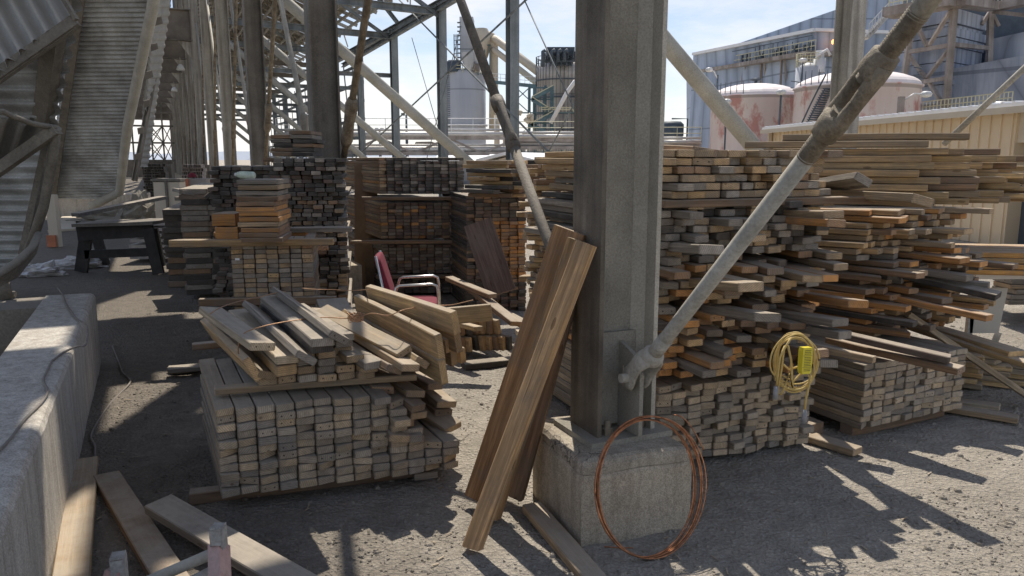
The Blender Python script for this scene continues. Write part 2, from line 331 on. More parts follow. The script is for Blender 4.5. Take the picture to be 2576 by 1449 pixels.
# ------------------------------------------------------------------ world and sun
SUN_EL, SUN_AZ = R(60), R(1)               # azimuth measured clockwise (to the right) from straight ahead
w = bpy.data.worlds.new('World'); SC.world = w; w.use_nodes = True; nt = w.node_tree; bg = nt.nodes['Background']
sk = N(nt, 'ShaderNodeTexSky', sky_type='NISHITA'); sk.sun_disc = False; sk.sun_elevation = SUN_EL; sk.sun_rotation = SUN_AZ
sk.dust_density = 1.5; sk.ozone_density = 2.0; sk.altitude = 1400
tc = N(nt, 'ShaderNodeTexCoord'); sp = N(nt, 'ShaderNodeSeparateXYZ'); nt.links.new(tc.outputs['Generated'], sp.inputs[0])
mpn = N(nt, 'ShaderNodeMapping'); mpn.inputs['Scale'].default_value = (1, 1, 3.6); nt.links.new(tc.outputs['Generated'], mpn.inputs[0])
cl = noi(nt, mpn.outputs[0], 2.4, 8, .62); cf = ramp(nt, cl, [(.44, (0, 0, 0)), (.66, (1, 1, 1))])
hz = ramp(nt, sp.outputs[2], [(0, (.95, .95, .95)), (.08, (.5, .5, .5)), (.19, (.05, .05, .05))])
cf = mth(nt, 'MULTIPLY', cf, ramp(nt, sp.outputs[2], [(.2, (1, 1, 1)), (.5, (.3, .3, .3))])); fac = mth(nt, 'ADD', mth(nt, 'MULTIPLY', cf, .7), hz, True)
skc = mixc(nt, mth(nt, 'MULTIPLY', fac, .93), sk.outputs[0], (8.2, 7.9, 7.65))
nt.links.new(skc, bg.inputs[0]); bg.inputs[1].default_value = .135
sl = bpy.data.lights.new('sun', 'SUN'); sl.energy = 5.0; sl.angle = R(.5); sl.color = (1, .935, .835)
so = bpy.data.objects.new('sun', sl); COL.objects.link(so)
SD = V((math.sin(SUN_AZ)*math.cos(SUN_EL), math.cos(SUN_AZ)*math.cos(SUN_EL), math.sin(SUN_EL)))
so.rotation_euler = SD.to_track_quat('Z', 'Y').to_euler(); so.location = (0, 0, 40)
SC.view_settings.view_transform = 'Standard'; SC.view_settings.look = 'None'; SC.view_settings.exposure = 0
SC.render.engine = 'CYCLES'; SC.cycles.max_bounces = 6; SC.cycles.diffuse_bounces = 4
# ------------------------------------------------------------------ ground
def gh(x, y):
    r = noise.fractal(V((x*1.3, y*1.3, 0)), 1, 2, 4)*.016
    r += noise.noise(V((x*9, y*9, 3)))*.006 + abs(noise.noise(V((x*22, y*22, 7))))*.006
    m = max(0, min(1, (y-.8)/.6))*max(0, min(1, (9.5-y)/2))
    return r*m
g = MB(); x0, x1, y0, y1, st = -4.2, 5.0, .8, 9.8, .035
nx = int((x1-x0)/st); ny = int((y1-y0)/st)
for j in range(ny+1):
    for i in range(nx+1):
        x = x0+i*(x1-x0)/nx; y = y0+j*(y1-y0)/ny
        e = 0 if i in (0, nx) or j in (0, ny) else gh(x, y)
        g.pt((x, y, e-.004))
for j in range(ny):
    for i in range(nx):
        k = j*(nx+1)+i; g.face([k, k+1, k+nx+2, k+nx+1], sm=True)
S = 900
for q in (((-S, -S), (S, -S), (S, y0), (-S, y0)), ((-S, y1), (S, y1), (S, S*2), (-S, S*2)), ((-S, y0), (x0, y0), (x0, y1), (-S, y1)), ((x1, y0), (S, y0), (S, y1), (x1, y1))):
    g.quad([(a, b, -.004) for a, b in q])
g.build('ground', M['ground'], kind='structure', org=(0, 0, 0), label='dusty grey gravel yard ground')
# loose stones
g = MB(); rnd = random.Random(3)
def stone(g, c, r):
    q = Matrix.Rotation(rnd.uniform(0, 6.28), 3, 'Z'); sx, sy, sz = r*rnd.uniform(.8, 1.4), r*rnd.uniform(.7, 1.1), r*rnd.uniform(.4, .8)
    n = 6; top = g.pt(c+V((0, 0, sz))); up = []; lo = []
    for k in range(n):
        a = 6.283*k/n; j = rnd.uniform(.8, 1.15)
        up.append(g.pt(c+q@V((math.cos(a)*sx*.62*j, math.sin(a)*sy*.62*j, sz*.68))))
        lo.append(g.pt(c+q@V((math.cos(a+.3)*sx*j, math.sin(a+.3)*sy*j, -.3*sz))))
    for k in range(n):
        g.face([up[k], up[(k+1) % n], top]); g.face([lo[k], lo[(k+1) % n], up[(k+1) % n], up[k]])
for i in range(22000):
    y = 1.9+rnd.random()**1.5*6.5; x = rnd.uniform(-.75, .8)*y+.1
    if x*B.x+y*B.y < -.42: continue
    d = noise.noise(V((x*1.1, y*1.1, 5)))+noise.noise(V((x*3, y*3, 9)))*.6
    if rnd.random() > .34+d*1.1+(.25 if x < -.3 and y < 4 else 0): continue
    r = rnd.uniform(.003, .009) if rnd.random() < .93 else rnd.uniform(.009, .024)
    stone(g, V((x, y, gh(x, y)-.002)), r)
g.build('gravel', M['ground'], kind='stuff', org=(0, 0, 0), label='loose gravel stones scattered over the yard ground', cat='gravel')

g = MB()
for i in range(420):
    y = 1.9+rnd.random()**1.4*5.5; x = rnd.uniform(-.72, .8)*y
    if x*B.x+y*B.y < -.42: continue
    a_ = rnd.uniform(0, 3.14); l_ = rnd.uniform(.012, .06); c_ = V((x, y, gh(x, y)+.003)); d_ = V((math.cos(a_), math.sin(a_), rnd.uniform(-.08, .08)))
    g.bar(c_-d_*l_/2, c_+d_*l_/2, rnd.uniform(.002, .008), .002, Z, rnd.choice(((.62, .45, .26), (.5, .36, .22), (.35, .27, .2))))
SPL = g
# ------------------------------------------------------------------ raised concrete edge on the left
K0 = -.52; KZ = .585                        # b of its right face, height
kd = V((-1.601, 3.432, 0)).normalized(); kb = V((kd.y, -kd.x, 0)); kp = V((-1.847, 2.848, 0))
def KP(s, t, z): return kp + kd*s + kb*t + Z*z
pl = G(110, 752, KZ); t_l = (pl-kp).dot(kb); pf = G(262, 735, KZ); s_f = (pf-kp).dot(kd)
prof = [(0, 0), (0, KZ-.035), (-.012, KZ-.012), (-.035, KZ), (t_l, KZ+.002), (t_l, 0)]
g = MB(); ns = 60; rings = []
for i in range(ns+1):
    s_ = -2.6+(s_f+2.6)*i/ns; w_ = .006*noise.noise(V((s_*2.3, 0, 0)))
    rings.append([g.pt(KP(s_, t+(w_*.5 + .003*noise.noise(V((s_*9, j, 2))) if j < 4 else 0), z+(.003*noise.noise(V((s_*7, j, 4))) if 0 < j < 4 else 0))) for j, (t, z) in enumerate(prof)])
for i in range(ns):
    for j in range(len(prof)-1): g.face([rings[i][j], rings[i+1][j], rings[i+1][j+1], rings[i][j+1]])
g.face(rings[-1]); g.face(rings[0][::-1])
g.build('concrete_kerb', M['kerb'], label='long raised concrete kerb wall with rough pale edge along the left side', cat='kerb wall')
# cross slab beyond it and the sunken floor on its left
g = MB(); g.prism([KP(s_f-.02-.5, t_l-2.6, 0), KP(s_f-.02-.5, t_l-.003, 0), KP(s_f-.02-.5, t_l-.003, KZ-.004), KP(s_f-.02-.5, t_l-2.6, KZ-.004)], kd*.5)
g.build('concrete_end_wall', M['gdark'], label='low concrete cross wall closing off the dark pit at the far end of the kerb', cat='wall')  # dark colour stands in for the shade on this wall

g = MB(); g.prism([KP(-2.6, t_l-3.2, .002), KP(s_f-.56, t_l-3.2, .002), KP(s_f-.56, t_l-.004, .002), KP(-2.6, t_l-.004, .002)], Z*.01); g.build('pit_floor', M['gdark'], kind='structure', label='floor of the sunken pit left of the kerb, darkened for shade')  # floor coloured dark in place of the pit's shade
# ------------------------------------------------------------------ far hills
g = MB(); pts = []
for i in range(61):
    x = -900+i*30; pts.append((x, 16+14*noise.fractal(V((x*.004, 2, 0)), 1, 2, 4)))
for (xa, ha), (xb, hb) in zip(pts, pts[1:]):
    g.quad([(xa, 1400, -1), (xb, 1400, -1), (xb, 1420, hb), (xa, 1420, ha)])
g.build('hills', M['hill'], kind='structure', label='pale blue hills on the horizon', org=(0, 1400, 0))
ORD = ['front', 'second', 'third', 'fourth', 'fifth', 'sixth', 'seventh', 'eighth', 'ninth', 'tenth', 'eleventh', 'twelfth', 'thirteenth', 'fourteenth', 'fifteenth', 'sixteenth']
AK = lambda k: 2.98+6.35*k
BR1, BR2 = 1.86, 10.1
def hsec(t, base, top, x, y, d, b, tf, tw, mat):
    """H section standing from base to top; x = across the depth, y = along the flanges"""
    for s in (-1, 1):
        g = MB(); g.bar(V(base)+x*s*(d/2-tf/2), V(top)+x*s*(d/2-tf/2), tf, b, y) if False else g.box((V(base)+V(top))/2+x*s*(d/2-tf/2), tf, b, (V(top)-V(base)).length, x, y)
        g.build('flange', mat, t)
    g = MB(); g.box((V(base)+V(top))/2, d-2*tf+.002, tw, (V(top)-V(base)).length-.004, x, y); g.build('web', mat, t)
# --- the row of columns running away (front one is built separately on its pier)
for k in range(1, 14):
    p = AB(AK(k), BR1)
    t = thing('steel_column', p, f'{ORD[k]} column of the receding row of thick dusty H columns, counted from the concrete pier', 'steel column', 'thick H columns of the receding row')
    g = MB(); q = AB(AK(k), BR1)
    g.box(p+Z*.2, .62, .62, .4, B, A); g.build('footing', M['pier'], t)
    hsec(t, p+Z*.4, p+Z*11.5, B, A, .33 if k < 3 else .30, .26, .022, .016, M['steel_dark'] if k < 3 else M['steel'])
    # braces from the foot of this column, up in the plane of the row, both ways
    for s, wd in ((-1, 'leaning back towards the pier'), (1, 'leaning away from the pier')):
        if k > 9: continue
        p0 = p+Z*.62-A*(-s)*.17+B*.03*s; ln = 6.35*1.32; dr = (A*s*1.0+Z*1.15).normalized()
        t2 = thing('brace_rod', p0, f'tie rod with turnbuckle on the {ORD[k]} column of the row, {wd}', 'tie rod', 'tie rods of the receding column row')
        g = MB(); g.tube([p0+dr*.25, p0+dr*ln], .036, 8); g.build('rod', M['rod'] if s < 0 else M['rod_clean'], t2)
        g = MB(); g.tube([p0, p0+dr*.1, p0+dr*.25, p0+dr*.36], [.05, .075, .06, .036], 8); g.build('clevis', M['rod'], t2)
        tb = 1.55 if k == 1 else 2.0
        g = MB(); g.tube([p0+dr*tb, p0+dr*(tb+.08), p0+dr*(tb+.3), p0+dr*(tb+.52), p0+dr*(tb+.6)], [.045, .068, .055, .068, .045], 8); g.build('turnbuckle', M['rod'], t2)
# --- outer row of lighter posts
for k in range(1, 12):
    p = AB(AK(k)-.1, BR2); lb = {1: 'grey H post right of the front column, in front of the faded tanks', 3: 'grey post just left of the front column, behind the dust caked tie rod', 4: 'slim grey post left of the pale silo, against the sky', 5: 'slim grey post in the middle of the sky opening'}.get(k, f'slim grey post of the outer row, {ORD[k]} bay from the camera')
    if k == 2: lb = 'grey post of the outer row standing behind the front column'
    t = thing('steel_post', p, lb, 'steel post', 'posts of the outer row')
    hsec(t, p, p+Z*7.35 if k > 2 else p+Z*11, A, B, .34, .30, .02, .014, M['steel_far'] if k > 1 else M['steel'])
# --- pale inclined tubes from the outer row foot up to the inner row
for k in (1, 3, 4, 5, 6, 7, 8, 9, 10):
    g = MB(); a = AK(k)-.05
    if k == 1: p0, p1 = PA(1913, 389, a), PA(1679, 112, a)
    elif k == 3: p0, p1 = PA(1190, 418, a), PA(720, 5, a)
    elif k == 4: p0, p1 = PA(1030, 412, a), PA(860, 268, a)
    else: p0, p1 = AB(a, 9.2, 1.2), AB(a, 5.2, 4.6)
    dr = (p1-p0).normalized(); p0 = p0-dr*min(1.2, p0.z/abs(dr.z)-.3); p1 = p1+dr*3.5
    g.tube([p0, p1], .15 if k == 3 else .125, 14)
    lb = {1: 'thick pale inclined tube right of the front column, before the faded tanks', 3: 'longest pale inclined tube, crossing the sky left of the front column', 4: 'shorter pale inclined tube ending behind the strapped bundles'}.get(k, f'pale inclined tube among the far columns, {ORD[k]} bay from the camera')
    tag(g.build('inclined_tube', M['tube']), lb, 'steel tube', 'pale inclined tubes of the frame')
# --- eave beams, ties, girts
def member(name, p0, p1, h, b, mat, lb, cat, grp=None, up=Z):
    g = MB(); g.ibeam(p0, p1, h, b, .03, .02, up); return tag(g.build(name, mat), lb, cat, grp)
member('eave_beam', AB(AK(3)-3, BR2, 7.35), AB(AK(12), BR2, 7.35), .28, .26, M['steel_far'], 'long eave beam on top of the slim outer posts, rising to the right', 'steel beam')
for k in range(4, 13):
    member('tie_beam', AB(AK(k)-.1, BR1+.2, 7.25), AB(AK(k)-.1, BR2-.2, 7.05), .26, .2, M['steel_far'] if k < 7 else M['gdark'], f'horizontal tie beam between inner and outer row, {ORD[k]} bay from the camera', 'steel beam', 'tie beams between the two rows')
for k in range(4, 12):
    if k in (5, 6, 7, 8, 9, 10, 11):
        member('girt', AB(AK(k)-.1, BR1+.2, 5.6-.05*k), AB(AK(k)-.1, BR2-.2, 5.6-.05*k), .18, .16, M['steel_far'], f'lower horizontal beam between inner and outer row, {ORD[k]} bay from the camera', 'steel beam', 'lower tie beams between the two rows')
    g = MB(); a0, a1 = AK(k)-.1, AK(k+1)-.1
    g.bar(AB(a0, 6.3, 9.2), AB(a0, BR2-.1, 6.9), .12, .14); g.build('knee_brace', M['steel_far'], label=f'slanting knee brace below the roof at the outer row, {ORD[k]} bay from the camera', cat='steel brace', group='knee braces of the outer row')
# diagonal purlin and thin bracing rods seen against the sky (they lie in the outer wall plane)
def rodo(name, p0, p1, r, mat, lb, cat, grp=None):
    g = MB(); g.tube([p0, p1], r, 6); return tag(g.build(name, mat), lb, cat, grp)
bR = BR2-.25
for p, q, r, lb in (((1338, -14), (868, 422), .035, 'dark bracing rod rising to the right across the sky opening'),
                    ((985, -20), (1405, 408), .03, 'dark bracing rod falling to the right across the sky opening'),
                    ((1310, -20), (1470, 330), .02, 'thin bracing rod right of the post, falling behind the front column'),
                    ((1520, 120), (1360, 420), .02, 'thin bracing rod rising to the right beside the front column'),
                    ((1036, 95), (1130, 420), .014, 'thin cable between the two slim posts, falling to the right'),
                    ((1160, 65), (1068, 420), .014, 'thin cable between the two slim posts, rising to the right'),
                    ((2600, 150), (2375, 362), .03, 'single thin rod at the right edge before the grey clad building')):
    rodo('bracing_rod', PB(*p, bR if p[0] < 2000 else 7.2), PB(*q, bR if p[0] < 2000 else 7.2), r, M['steel_far'] if p[0] < 2000 else M['rod_clean'], lb, 'bracing rod')
member('diagonal_rafter', PB(1215, -45, bR+.1), PB(862, 165, bR+.1), .2, .2, M['steel_far'], 'heavy diagonal beam rising to the right at the top of the sky opening', 'steel beam')
member('diagonal_rafter', PA(940, -20, AK(5)), PA(1010, 70, AK(5)), .16, .14, M['steel_far'], 'short diagonal strut meeting the slim post near the top edge', 'steel beam')
# --- corridor girders between column row and sloping shed wall
for k in range(5, 13):
    a = AK(k)
    t = thing('plate_girder', AB(a, 1.7, 6.35), f'deep plate girder spanning the corridor ceiling at the {ORD[k]} column', 'girder', 'plate girders over the corridor')
    g = MB(); g.box(AB(a, -.4, 6.95), 4.3, .03, 1.14, B, A); g.build('web', M['gdark'], t)
    for z in (6.36, 7.54):
        g = MB(); g.box(AB(a, -.4, z), 4.3, .34, .04, B, A); g.build('flange', M['steel_dark'], t)
    g = MB(); g.prism([AB(a-.05, 1.7, 6.3), AB(a-.05, 1.2, 6.34), AB(a-.05, 1.7, 5.6)], A*.1); g.build('bracket', M['steel'], t)
for k in (6, 8):
    p = AB(AK(k)-.35, 1.45, 6.1)
    t = thing('corridor_lamp', p, f'small pale floodlight hanging under the corridor girder at the {ORD[k]} column', 'lamp', 'corridor floodlights')
    g = MB(); g.lathe(p-Z*.32, [(.12, 0), (.2, .04), (.14, .2), (.06, .3)], 12); g.build('lamp_shade', M['lampw'], t)
    g = MB(); g.tube([p-Z*.05, p+Z*.3], .02, 6); g.build('bracket', M['steel'], t)
# --- roof slats over the far bays: each bay one open grating deck
for k in range(4, 13):
    g = MB(); a0 = AK(k); rr = random.Random(k)
    for i in range(14):
        b_ = BR1+.5+i*.55; z = 8.1+(10-b_)*.38
        g.bar(AB(a0+.1, b_, z), AB(a0+6.2, b_, z), .08, .12)
        g.bar(AB(a0+rr.uniform(0, 2), b_, z+.1), AB(a0+rr.uniform(3, 6), b_+rr.uniform(.4, 1.5), z+.1-.3), .05, .08)
    for i in range(5):
        g.bar(AB(a0+i*1.27+.2, BR1+.3, 8.1+3.1), AB(a0+i*1.27+.2, BR2-.3, 8.3), .08, .16)
        g.bar(AB(a0+i*1.27+.2, BR1+.3, 8.9), AB(a0+i*1.27+.8, BR1+3.2, 10.2), .06, .1)
    if k > 4:
        g.quad([AB(a0, BR1, 11.5), AB(a0, BR2-1.2, 8.7), AB(a0+6.3, BR2-1.2, 8.7), AB(a0+6.3, BR1, 11.5)])
    tag(g.build('roof_deck', M['steel']), f'open slatted roof framing over the {ORD[k]} bay', 'roof framing', 'roof framing of the far bays')
# --- outer wall: horizontal rails on the far bays
for k in range(6, 13):
    g = MB()
    for i in range(7):
        g.bar(AB(AK(k), BR2+.2, .9+i*.95), AB(AK(k+1)-.02, BR2+.2, .9+i*.95), .06, .17)
    for i in range(3): g.bar(AB(AK(k)+.3+i*2, BR2+.1, .4), AB(AK(k)+2.1+i*2, BR2+.1, 6.8), .05, .09)
    tag(g.build('wall_rails', M['steel_far']), f'set of horizontal wall rails on the {ORD[k]} bay of the outer row', 'wall rails', 'wall rails of the far bays')

# ------------------------------------------------------------------ sloping corrugated shed wall on the left
def lin(p, q, t): return tuple(p[i]+(q[i]-p[i])*t for i in range(2))
YB, YT = 21.6, 16.2
def WF(u, v):                                 # point of the far panel's plane
    n = wf_n; r = ray(u, v); return EYE + r*((wf_p-EYE).dot(n)/r.dot(n))
p1, p2, p3 = D(141, 500, YB), D(330, 495, YB-.2), D(206, 0, YT)
wf_p = p1; wf_n = (p2-p1).cross(p3-p1).normalized()
if wf_n.y > 0: wf_n = -wf_n
t = thing('sloping_shed_wall', V((p1.x, p1.y, 0)), 'large sloping blue-grey corrugated wall panel rising from a low concrete wall beside the corridor', 'corrugated wall')
g = MB(); g.corr(WF(205, -120), WF(412, -120), WF(296, 500), WF(112, 500), 62, .035, wf_n, 4); g.build('corrugated_sheet', M['corr'], t)
g = MB(); g.bar(WF(222, -120)+wf_n*.12, WF(134, 505)+wf_n*.12, .16, .1, wf_n); g.build('edge_rib', M['rib'], t)
g = MB(); g.tube([WF(408, -120)+wf_n*.2, WF(391, 0)+wf_n*.2, WF(326, 307)+wf_n*.2, WF(306, 468)+wf_n*.2, WF(236, 505)+wf_n*.2], .115, 10); g.build('edge_pipe', M['tube'], t)
g = MB(); g.prism([G(130, 548), G(372, 540), G(372, 540)+Z*.62, G(130, 548)+Z*.62], V((-.3, .9, 0))); g.build('concrete_wall', M['kerb'], label='low concrete wall at the foot of the sloping corrugated panel', cat='wall')
# row of further sloping panels behind, hanging at the corridor edge
for i in range(6):
    yy = 25+i*6; a, b_, c, d = D(432-6*i, -10, yy), D(395-4*i, -10, yy-2), D(352, 420-4*i, yy+2), D(372, 420-4*i, yy+4)
    g = MB(); g.corr(b_, a, d, c, 24, .03, (-.2, -1, .2), 4)
    tag(g.build('hanging_sheet', M['corr_near']), f'narrow hanging corrugated sheet along the corridor edge, {ORD[i]} from the camera' if i else 'nearest narrow corrugated sheet hanging along the corridor edge beside the pale pipe', 'corrugated sheet', 'corrugated sheets along the corridor edge')
g = MB(); g.ibeam(D(430, -40, 27), D(338, 455, 25), .14, .14, .03, .03, (1, 0, 0)); tag(g.build('inclined_rail', M['steel_dark']), 'dark slanting rail between the sloping panel and the corridor girders', 'steel rail')
# bent pieces of sheet standing off the pipe
for i, (u, v, s) in enumerate(((395, 55, 30), (385, 120, 26), (372, 190, 28), (368, 262, 26), (352, 330, 24), (345, 395, 22))):
    g = MB(); y = 21; s *= .6; p = [D(u-s*.5, v-s*.5, y), D(u+s*.4, v-s*.7, y+.1), D(u+s*.6, v+s*.3, y+.1), D(u-s*.3, v+s*.6, y)]
    g.prism(p, V((.02, .05, .02))); tag(g.build('sheet_flap', M['gdark']), f'torn sheet metal flap beside the pale edge pipe, {["topmost", "second from the top", "third from the top", "fourth from the top", "fifth from the top", "lowest"][i]}', 'sheet flap', 'torn flaps along the edge pipe')
# near panel with its hoods
n2p = D(70, 640, 9.6)
def WN(u, v): return D(u, v, 9.6-(640-v)*.0032)
t = thing('sloping_shed_wall', V((n2p.x, n2p.y, 0)), 'nearer shaded corrugated wall panel filling the left edge behind the two hoods', 'corrugated wall')
g = MB(); g.corr(WN(-330, -200), WN(245, -200), WN(72, 668), WN(-330, 668), 26, .05, (0, -1, .2), 6); g.build('corrugated_sheet', M['corr'], t)
g = MB(); g.bar(WN(222, -200)+V((0, -.25, 0)), WN(140, 320)+V((0, -.25, 0)), .16, .12, (0, -1, 0)); g.build('edge_rib', M['rib'], t)
t = thing('awning_hood', D(90, 100, 6.5), 'corrugated hood with pale slanting ribs at the top left corner, on a slanting bracket', 'hood', 'hoods on the near wall panel')
def hood(t, a, b_, c, d, n):
    g = MB(); nr = (V(b_)-V(a)).cross(V(d)-V(a)).normalized(); g.corr(a, b_, c, d, n, .045, nr, 6); g.build('corrugated_sheet', M['corr_near'], t)
hood(t, D(-190, 60, 7.4), D(-90, 235, 6.2), D(187, 47, 6.5), D(95, -120, 7.7), 8)
g = MB(); g.bar(D(192, 52, 6.5), D(-90, 250, 6.3), .085, .09, (0, -1, 0)); g.bar(D(192, 70, 6.5), D(-90, 268, 6.3), .02, .05, (0, -1, 0)); g.build('bracket', M['rib'], t)
g = MB(); g.bar(D(150, -20, 6.45), D(192, 50, 6.45), .03, .05, (0, -1, 0)); g.build('trim', M['rib'], t)
t = thing('awning_hood', D(60, 380, 5.6), 'lower corrugated hood with wavy front edge at the left side, on a slanting bracket', 'hood', 'hoods on the near wall panel')
hood(t, D(-110, 262, 5.2), D(-130, 500, 6.2), D(92, 372, 6.4), D(140, 322, 5.7), 5)
g = MB(); g.bar(D(143, 325, 5.6), D(-80, 480, 5.6), .075, .08, (0, -1, 0)); g.build('bracket', M['rib'], t)
g = MB(); g.tube([D(-110, 258, 5.15), D(-20, 282, 5.2), D(8, 281, 5.2), D(30, 292, 5.3), D(84, 312, 5.5), D(142, 322, 5.6)], .02, 8); g.build('trim', M['rib'], t)
g = MB(); g.tube([D(142, 322, 5.6), D(132, 400, 5.7), D(110, 520, 5.8), D(70, 640, 5.9)], .035, 8); g.bar(D(126, 330, 5.75), D(58, 640, 6.0), .05, .05, (0, -1, 0)); g.build('edge_rib', M['rib'], t)
t = thing('hopper_lip', D(40, 680, 5.4), 'dusty curved metal lip on a short round leg at the left edge above the kerb', 'hopper lip')
g = MB(); g.tube([D(-120, 735, 4.8), D(-20, 700, 5.1), D(40, 662, 5.3), D(80, 625, 5.5), D(97, 590, 5.7)], .028, 8); g.build('rim', M['rib'], t)
g = MB(); g.prism([D(-120, 740, 4.85), D(-20, 706, 5.15), D(40, 668, 5.35), D(90, 610, 5.6), D(82, 640, 5.6), D(35, 700, 5.4), D(-120, 780, 4.9)], V((0, .05, 0))); g.build('side_plate', M['rib'], t)
g = MB(); q = G(17, 752, KZ); g.tube([q, V((q.x-.02, q.y, D(10, 685, q.y).z))], .045, 10); g.build('leg', M['rib'], t)
g = MB(); g.tube([G(-60, 752, KZ)+Z*.03, G(40, 750, KZ)+Z*.03], .025, 8); g.build('foot_bar', M['rib'], t)

# ------------------------------------------------------------------ corridor end: scaffold-like frame
ae = 78
t = thing('end_frame', AB(ae, 0, 0), 'dark braced steel frame closing the far end of the corridor with bright gaps', 'steel frame')
g = MB()
for b_ in (-1.6, -.6, -.05, .9, 1.6): g.bar(AB(ae, b_, 0), AB(ae, b_, 9), .1, .14)
for z in (1.5, 3.1, 4.6, 5.2, 5.8, 6.4, 7.0, 7.6, 8.2): g.bar(AB(ae-.1, -2, z), AB(ae-.1, 2, z), .1, .16)
for z0_, z1_ in ((1.5, 3.1), (3.1, 4.6)):
    for b0, b1 in ((-.05, .9), (.9, 1.6), (-.6, .9)):
        g.bar(AB(ae-.2, b0, z0_), AB(ae-.2, b1, z1_), .06, .08); g.bar(AB(ae-.2, b1, z0_), AB(ae-.2, b0, z1_), .06, .08)
g.build('bracing', M['steel_dark'], t)
g = MB(); g.box(AB(ae+1, -.2, .8), 5, .1, 1.6, B, A); g.build('lower_panel', M['gdark'], t)
g = MB(); g.box(AB(ae+1, -.2, 7.4), 5, .1, 4.4, B, A); g.build('upper_panel', M['gdark'], t)
# ------------------------------------------------------------------ lumber
TAN, TAN2, ORA, GRY, DRK, BRN, PAL, YEL, PUR = (.62, .42, .22), (.50, .365, .225), (.66, .33, .12), (.34, .30, .25), (.105, .095, .085), (.36, .23, .14), (.68, .55, .38), (.66, .46, .235), (.20, .145, .12)
TN = {TAN: 'tan', TAN2: 'light brown', ORA: 'orange', GRY: 'grey', DRK: 'dark', BRN: 'brown', PAL: 'pale', YEL: 'yellowish', PUR: 'dark brown'}
BOARDS = []
rl = random.Random(11)
def pick(pal): 
    r = rl.random()*sum(w_ for _, w_ in pal)
    for c, w_ in pal:
        r -= w_
        if r <= 0: return c
    return pal[-1][0]
def board(E, d, L, w=.089, t=.038, roll=0.0, tone=TAN, lab=None, nrm=None, bow=None, grp=None, chip=None):
    """one piece of lumber; E = centre of the end towards the viewer, d = direction of its length"""
    d = V(d).normalized()
    if nrm is not None: n = V(nrm); n = (n-d*n.dot(d)).normalized(); s = d.cross(n)
    else:
        s = d.cross(Z).normalized(); n = s.cross(d)
        if roll: q = Matrix.Rotation(roll, 3, d); s = q@s; n = q@n
    BOARDS.append(dict(E=V(E), d=d, L=L, w=w*rl.uniform(.985, 1.01), t=t*rl.uniform(.96, 1.01), s=s, n=n, tone=tone, lab=lab, grp=grp, bow=rl.uniform(-.004, .004) if bow is None else bow, chip=chip if chip is not None else rl.random()))
def bmesh_board(g, b):
    E, d, s, n, w, t, L = b['E'], b['d'], b['s'], b['n'], b['w']/2, b['t']/2, b['L']
    c = min(.0045, t*.3); of = V((rl.uniform(0, 50), rl.uniform(-3, 3), rl.uniform(-3, 3)))
    sec = [(-w+c, -t), (w-c, -t), (w, -t+c), (w, t-c), (w-c, t), (-w+c, t), (-w, t-c), (-w, -t+c)]
    k = rl.uniform(.8, 1.14); tn = tuple(min(1, x*k) for x in b['tone'])
    if b['tone'] in (ORA, TAN, BRN, YEL) and rl.random() < .4: te = tuple(x*.55+y*.45 for x, y in zip(tn, GRY))
    else: ke = rl.uniform(1.02, 1.38); te = tuple(min(1, x*ke) for x in tn)
    skew = rl.uniform(-.008, .008); rings = []; cc = .004
    nseg = 4 if L > .8 else 2
    for i in range(nseg+1):
        a = i/nseg; x = L*a; o = n*b['bow']*4*a*(1-a)
        rings.append([g.pt(E+d*(x+(skew*q[0]/w if i == 0 else 0)+(.003 if i == 0 else 0))+s*q[0]+n*q[1]+o, of+V((x, q[0], q[1])), (w, q[0]/w, q[1]/t)) for q in sec])
    # broken or clipped corner on some near ends
    if b['chip'] > .86 and w > .03:
        m = rl.uniform(.02, .05); sg = rl.choice((-1, 1))
        for j, q in enumerate(sec):
            if q[0]*sg > w*.8: p = V(g.v[rings[0][j]])+d*m; g.v[rings[0][j]] = tuple(p)
    for i in range(nseg):
        for j in range(8): g.face([rings[i][j], rings[i+1][j], rings[i+1][(j+1) % 8], rings[i][(j+1) % 8]], tn)
    inner = [g.pt(E+s*q[0]*.93+n*q[1]*.9+d*skew*q[0]/w*(1 if b['chip'] <= .86 else 0), of+V((0, q[0], q[1])), (w, q[0]/w*.93, q[1]/t*.9)) for q in sec]
    if b['chip'] > .86 and w > .03:
        for j, q in enumerate(sec):
            if q[0]*sg > w*.8: p = V(g.v[inner[j]])+d*m; g.v[inner[j]] = tuple(p)
    for j in range(8): g.face([inner[j], rings[0][j], rings[0][(j+1) % 8], inner[(j+1) % 8]], te, 1.0)
    g.face(inner[::1], te, 1.0); g.face(rings[-1][::-1], te, 1.0)
OR2 = ['first', 'second', 'third', 'fourth', 'fifth', 'sixth', 'seventh', 'eighth', 'ninth', 'tenth', 'eleventh', 'twelfth', 'thirteenth', 'fourteenth', 'fifteenth', 'sixteenth', 'seventeenth', 'eighteenth', 'nineteenth', 'twentieth'] + [f'{i}th' for i in range(21, 60)]
def rot2(v, a): return V((v.x*math.cos(a)-v.y*math.sin(a), v.x*math.sin(a)+v.y*math.cos(a), v.z))
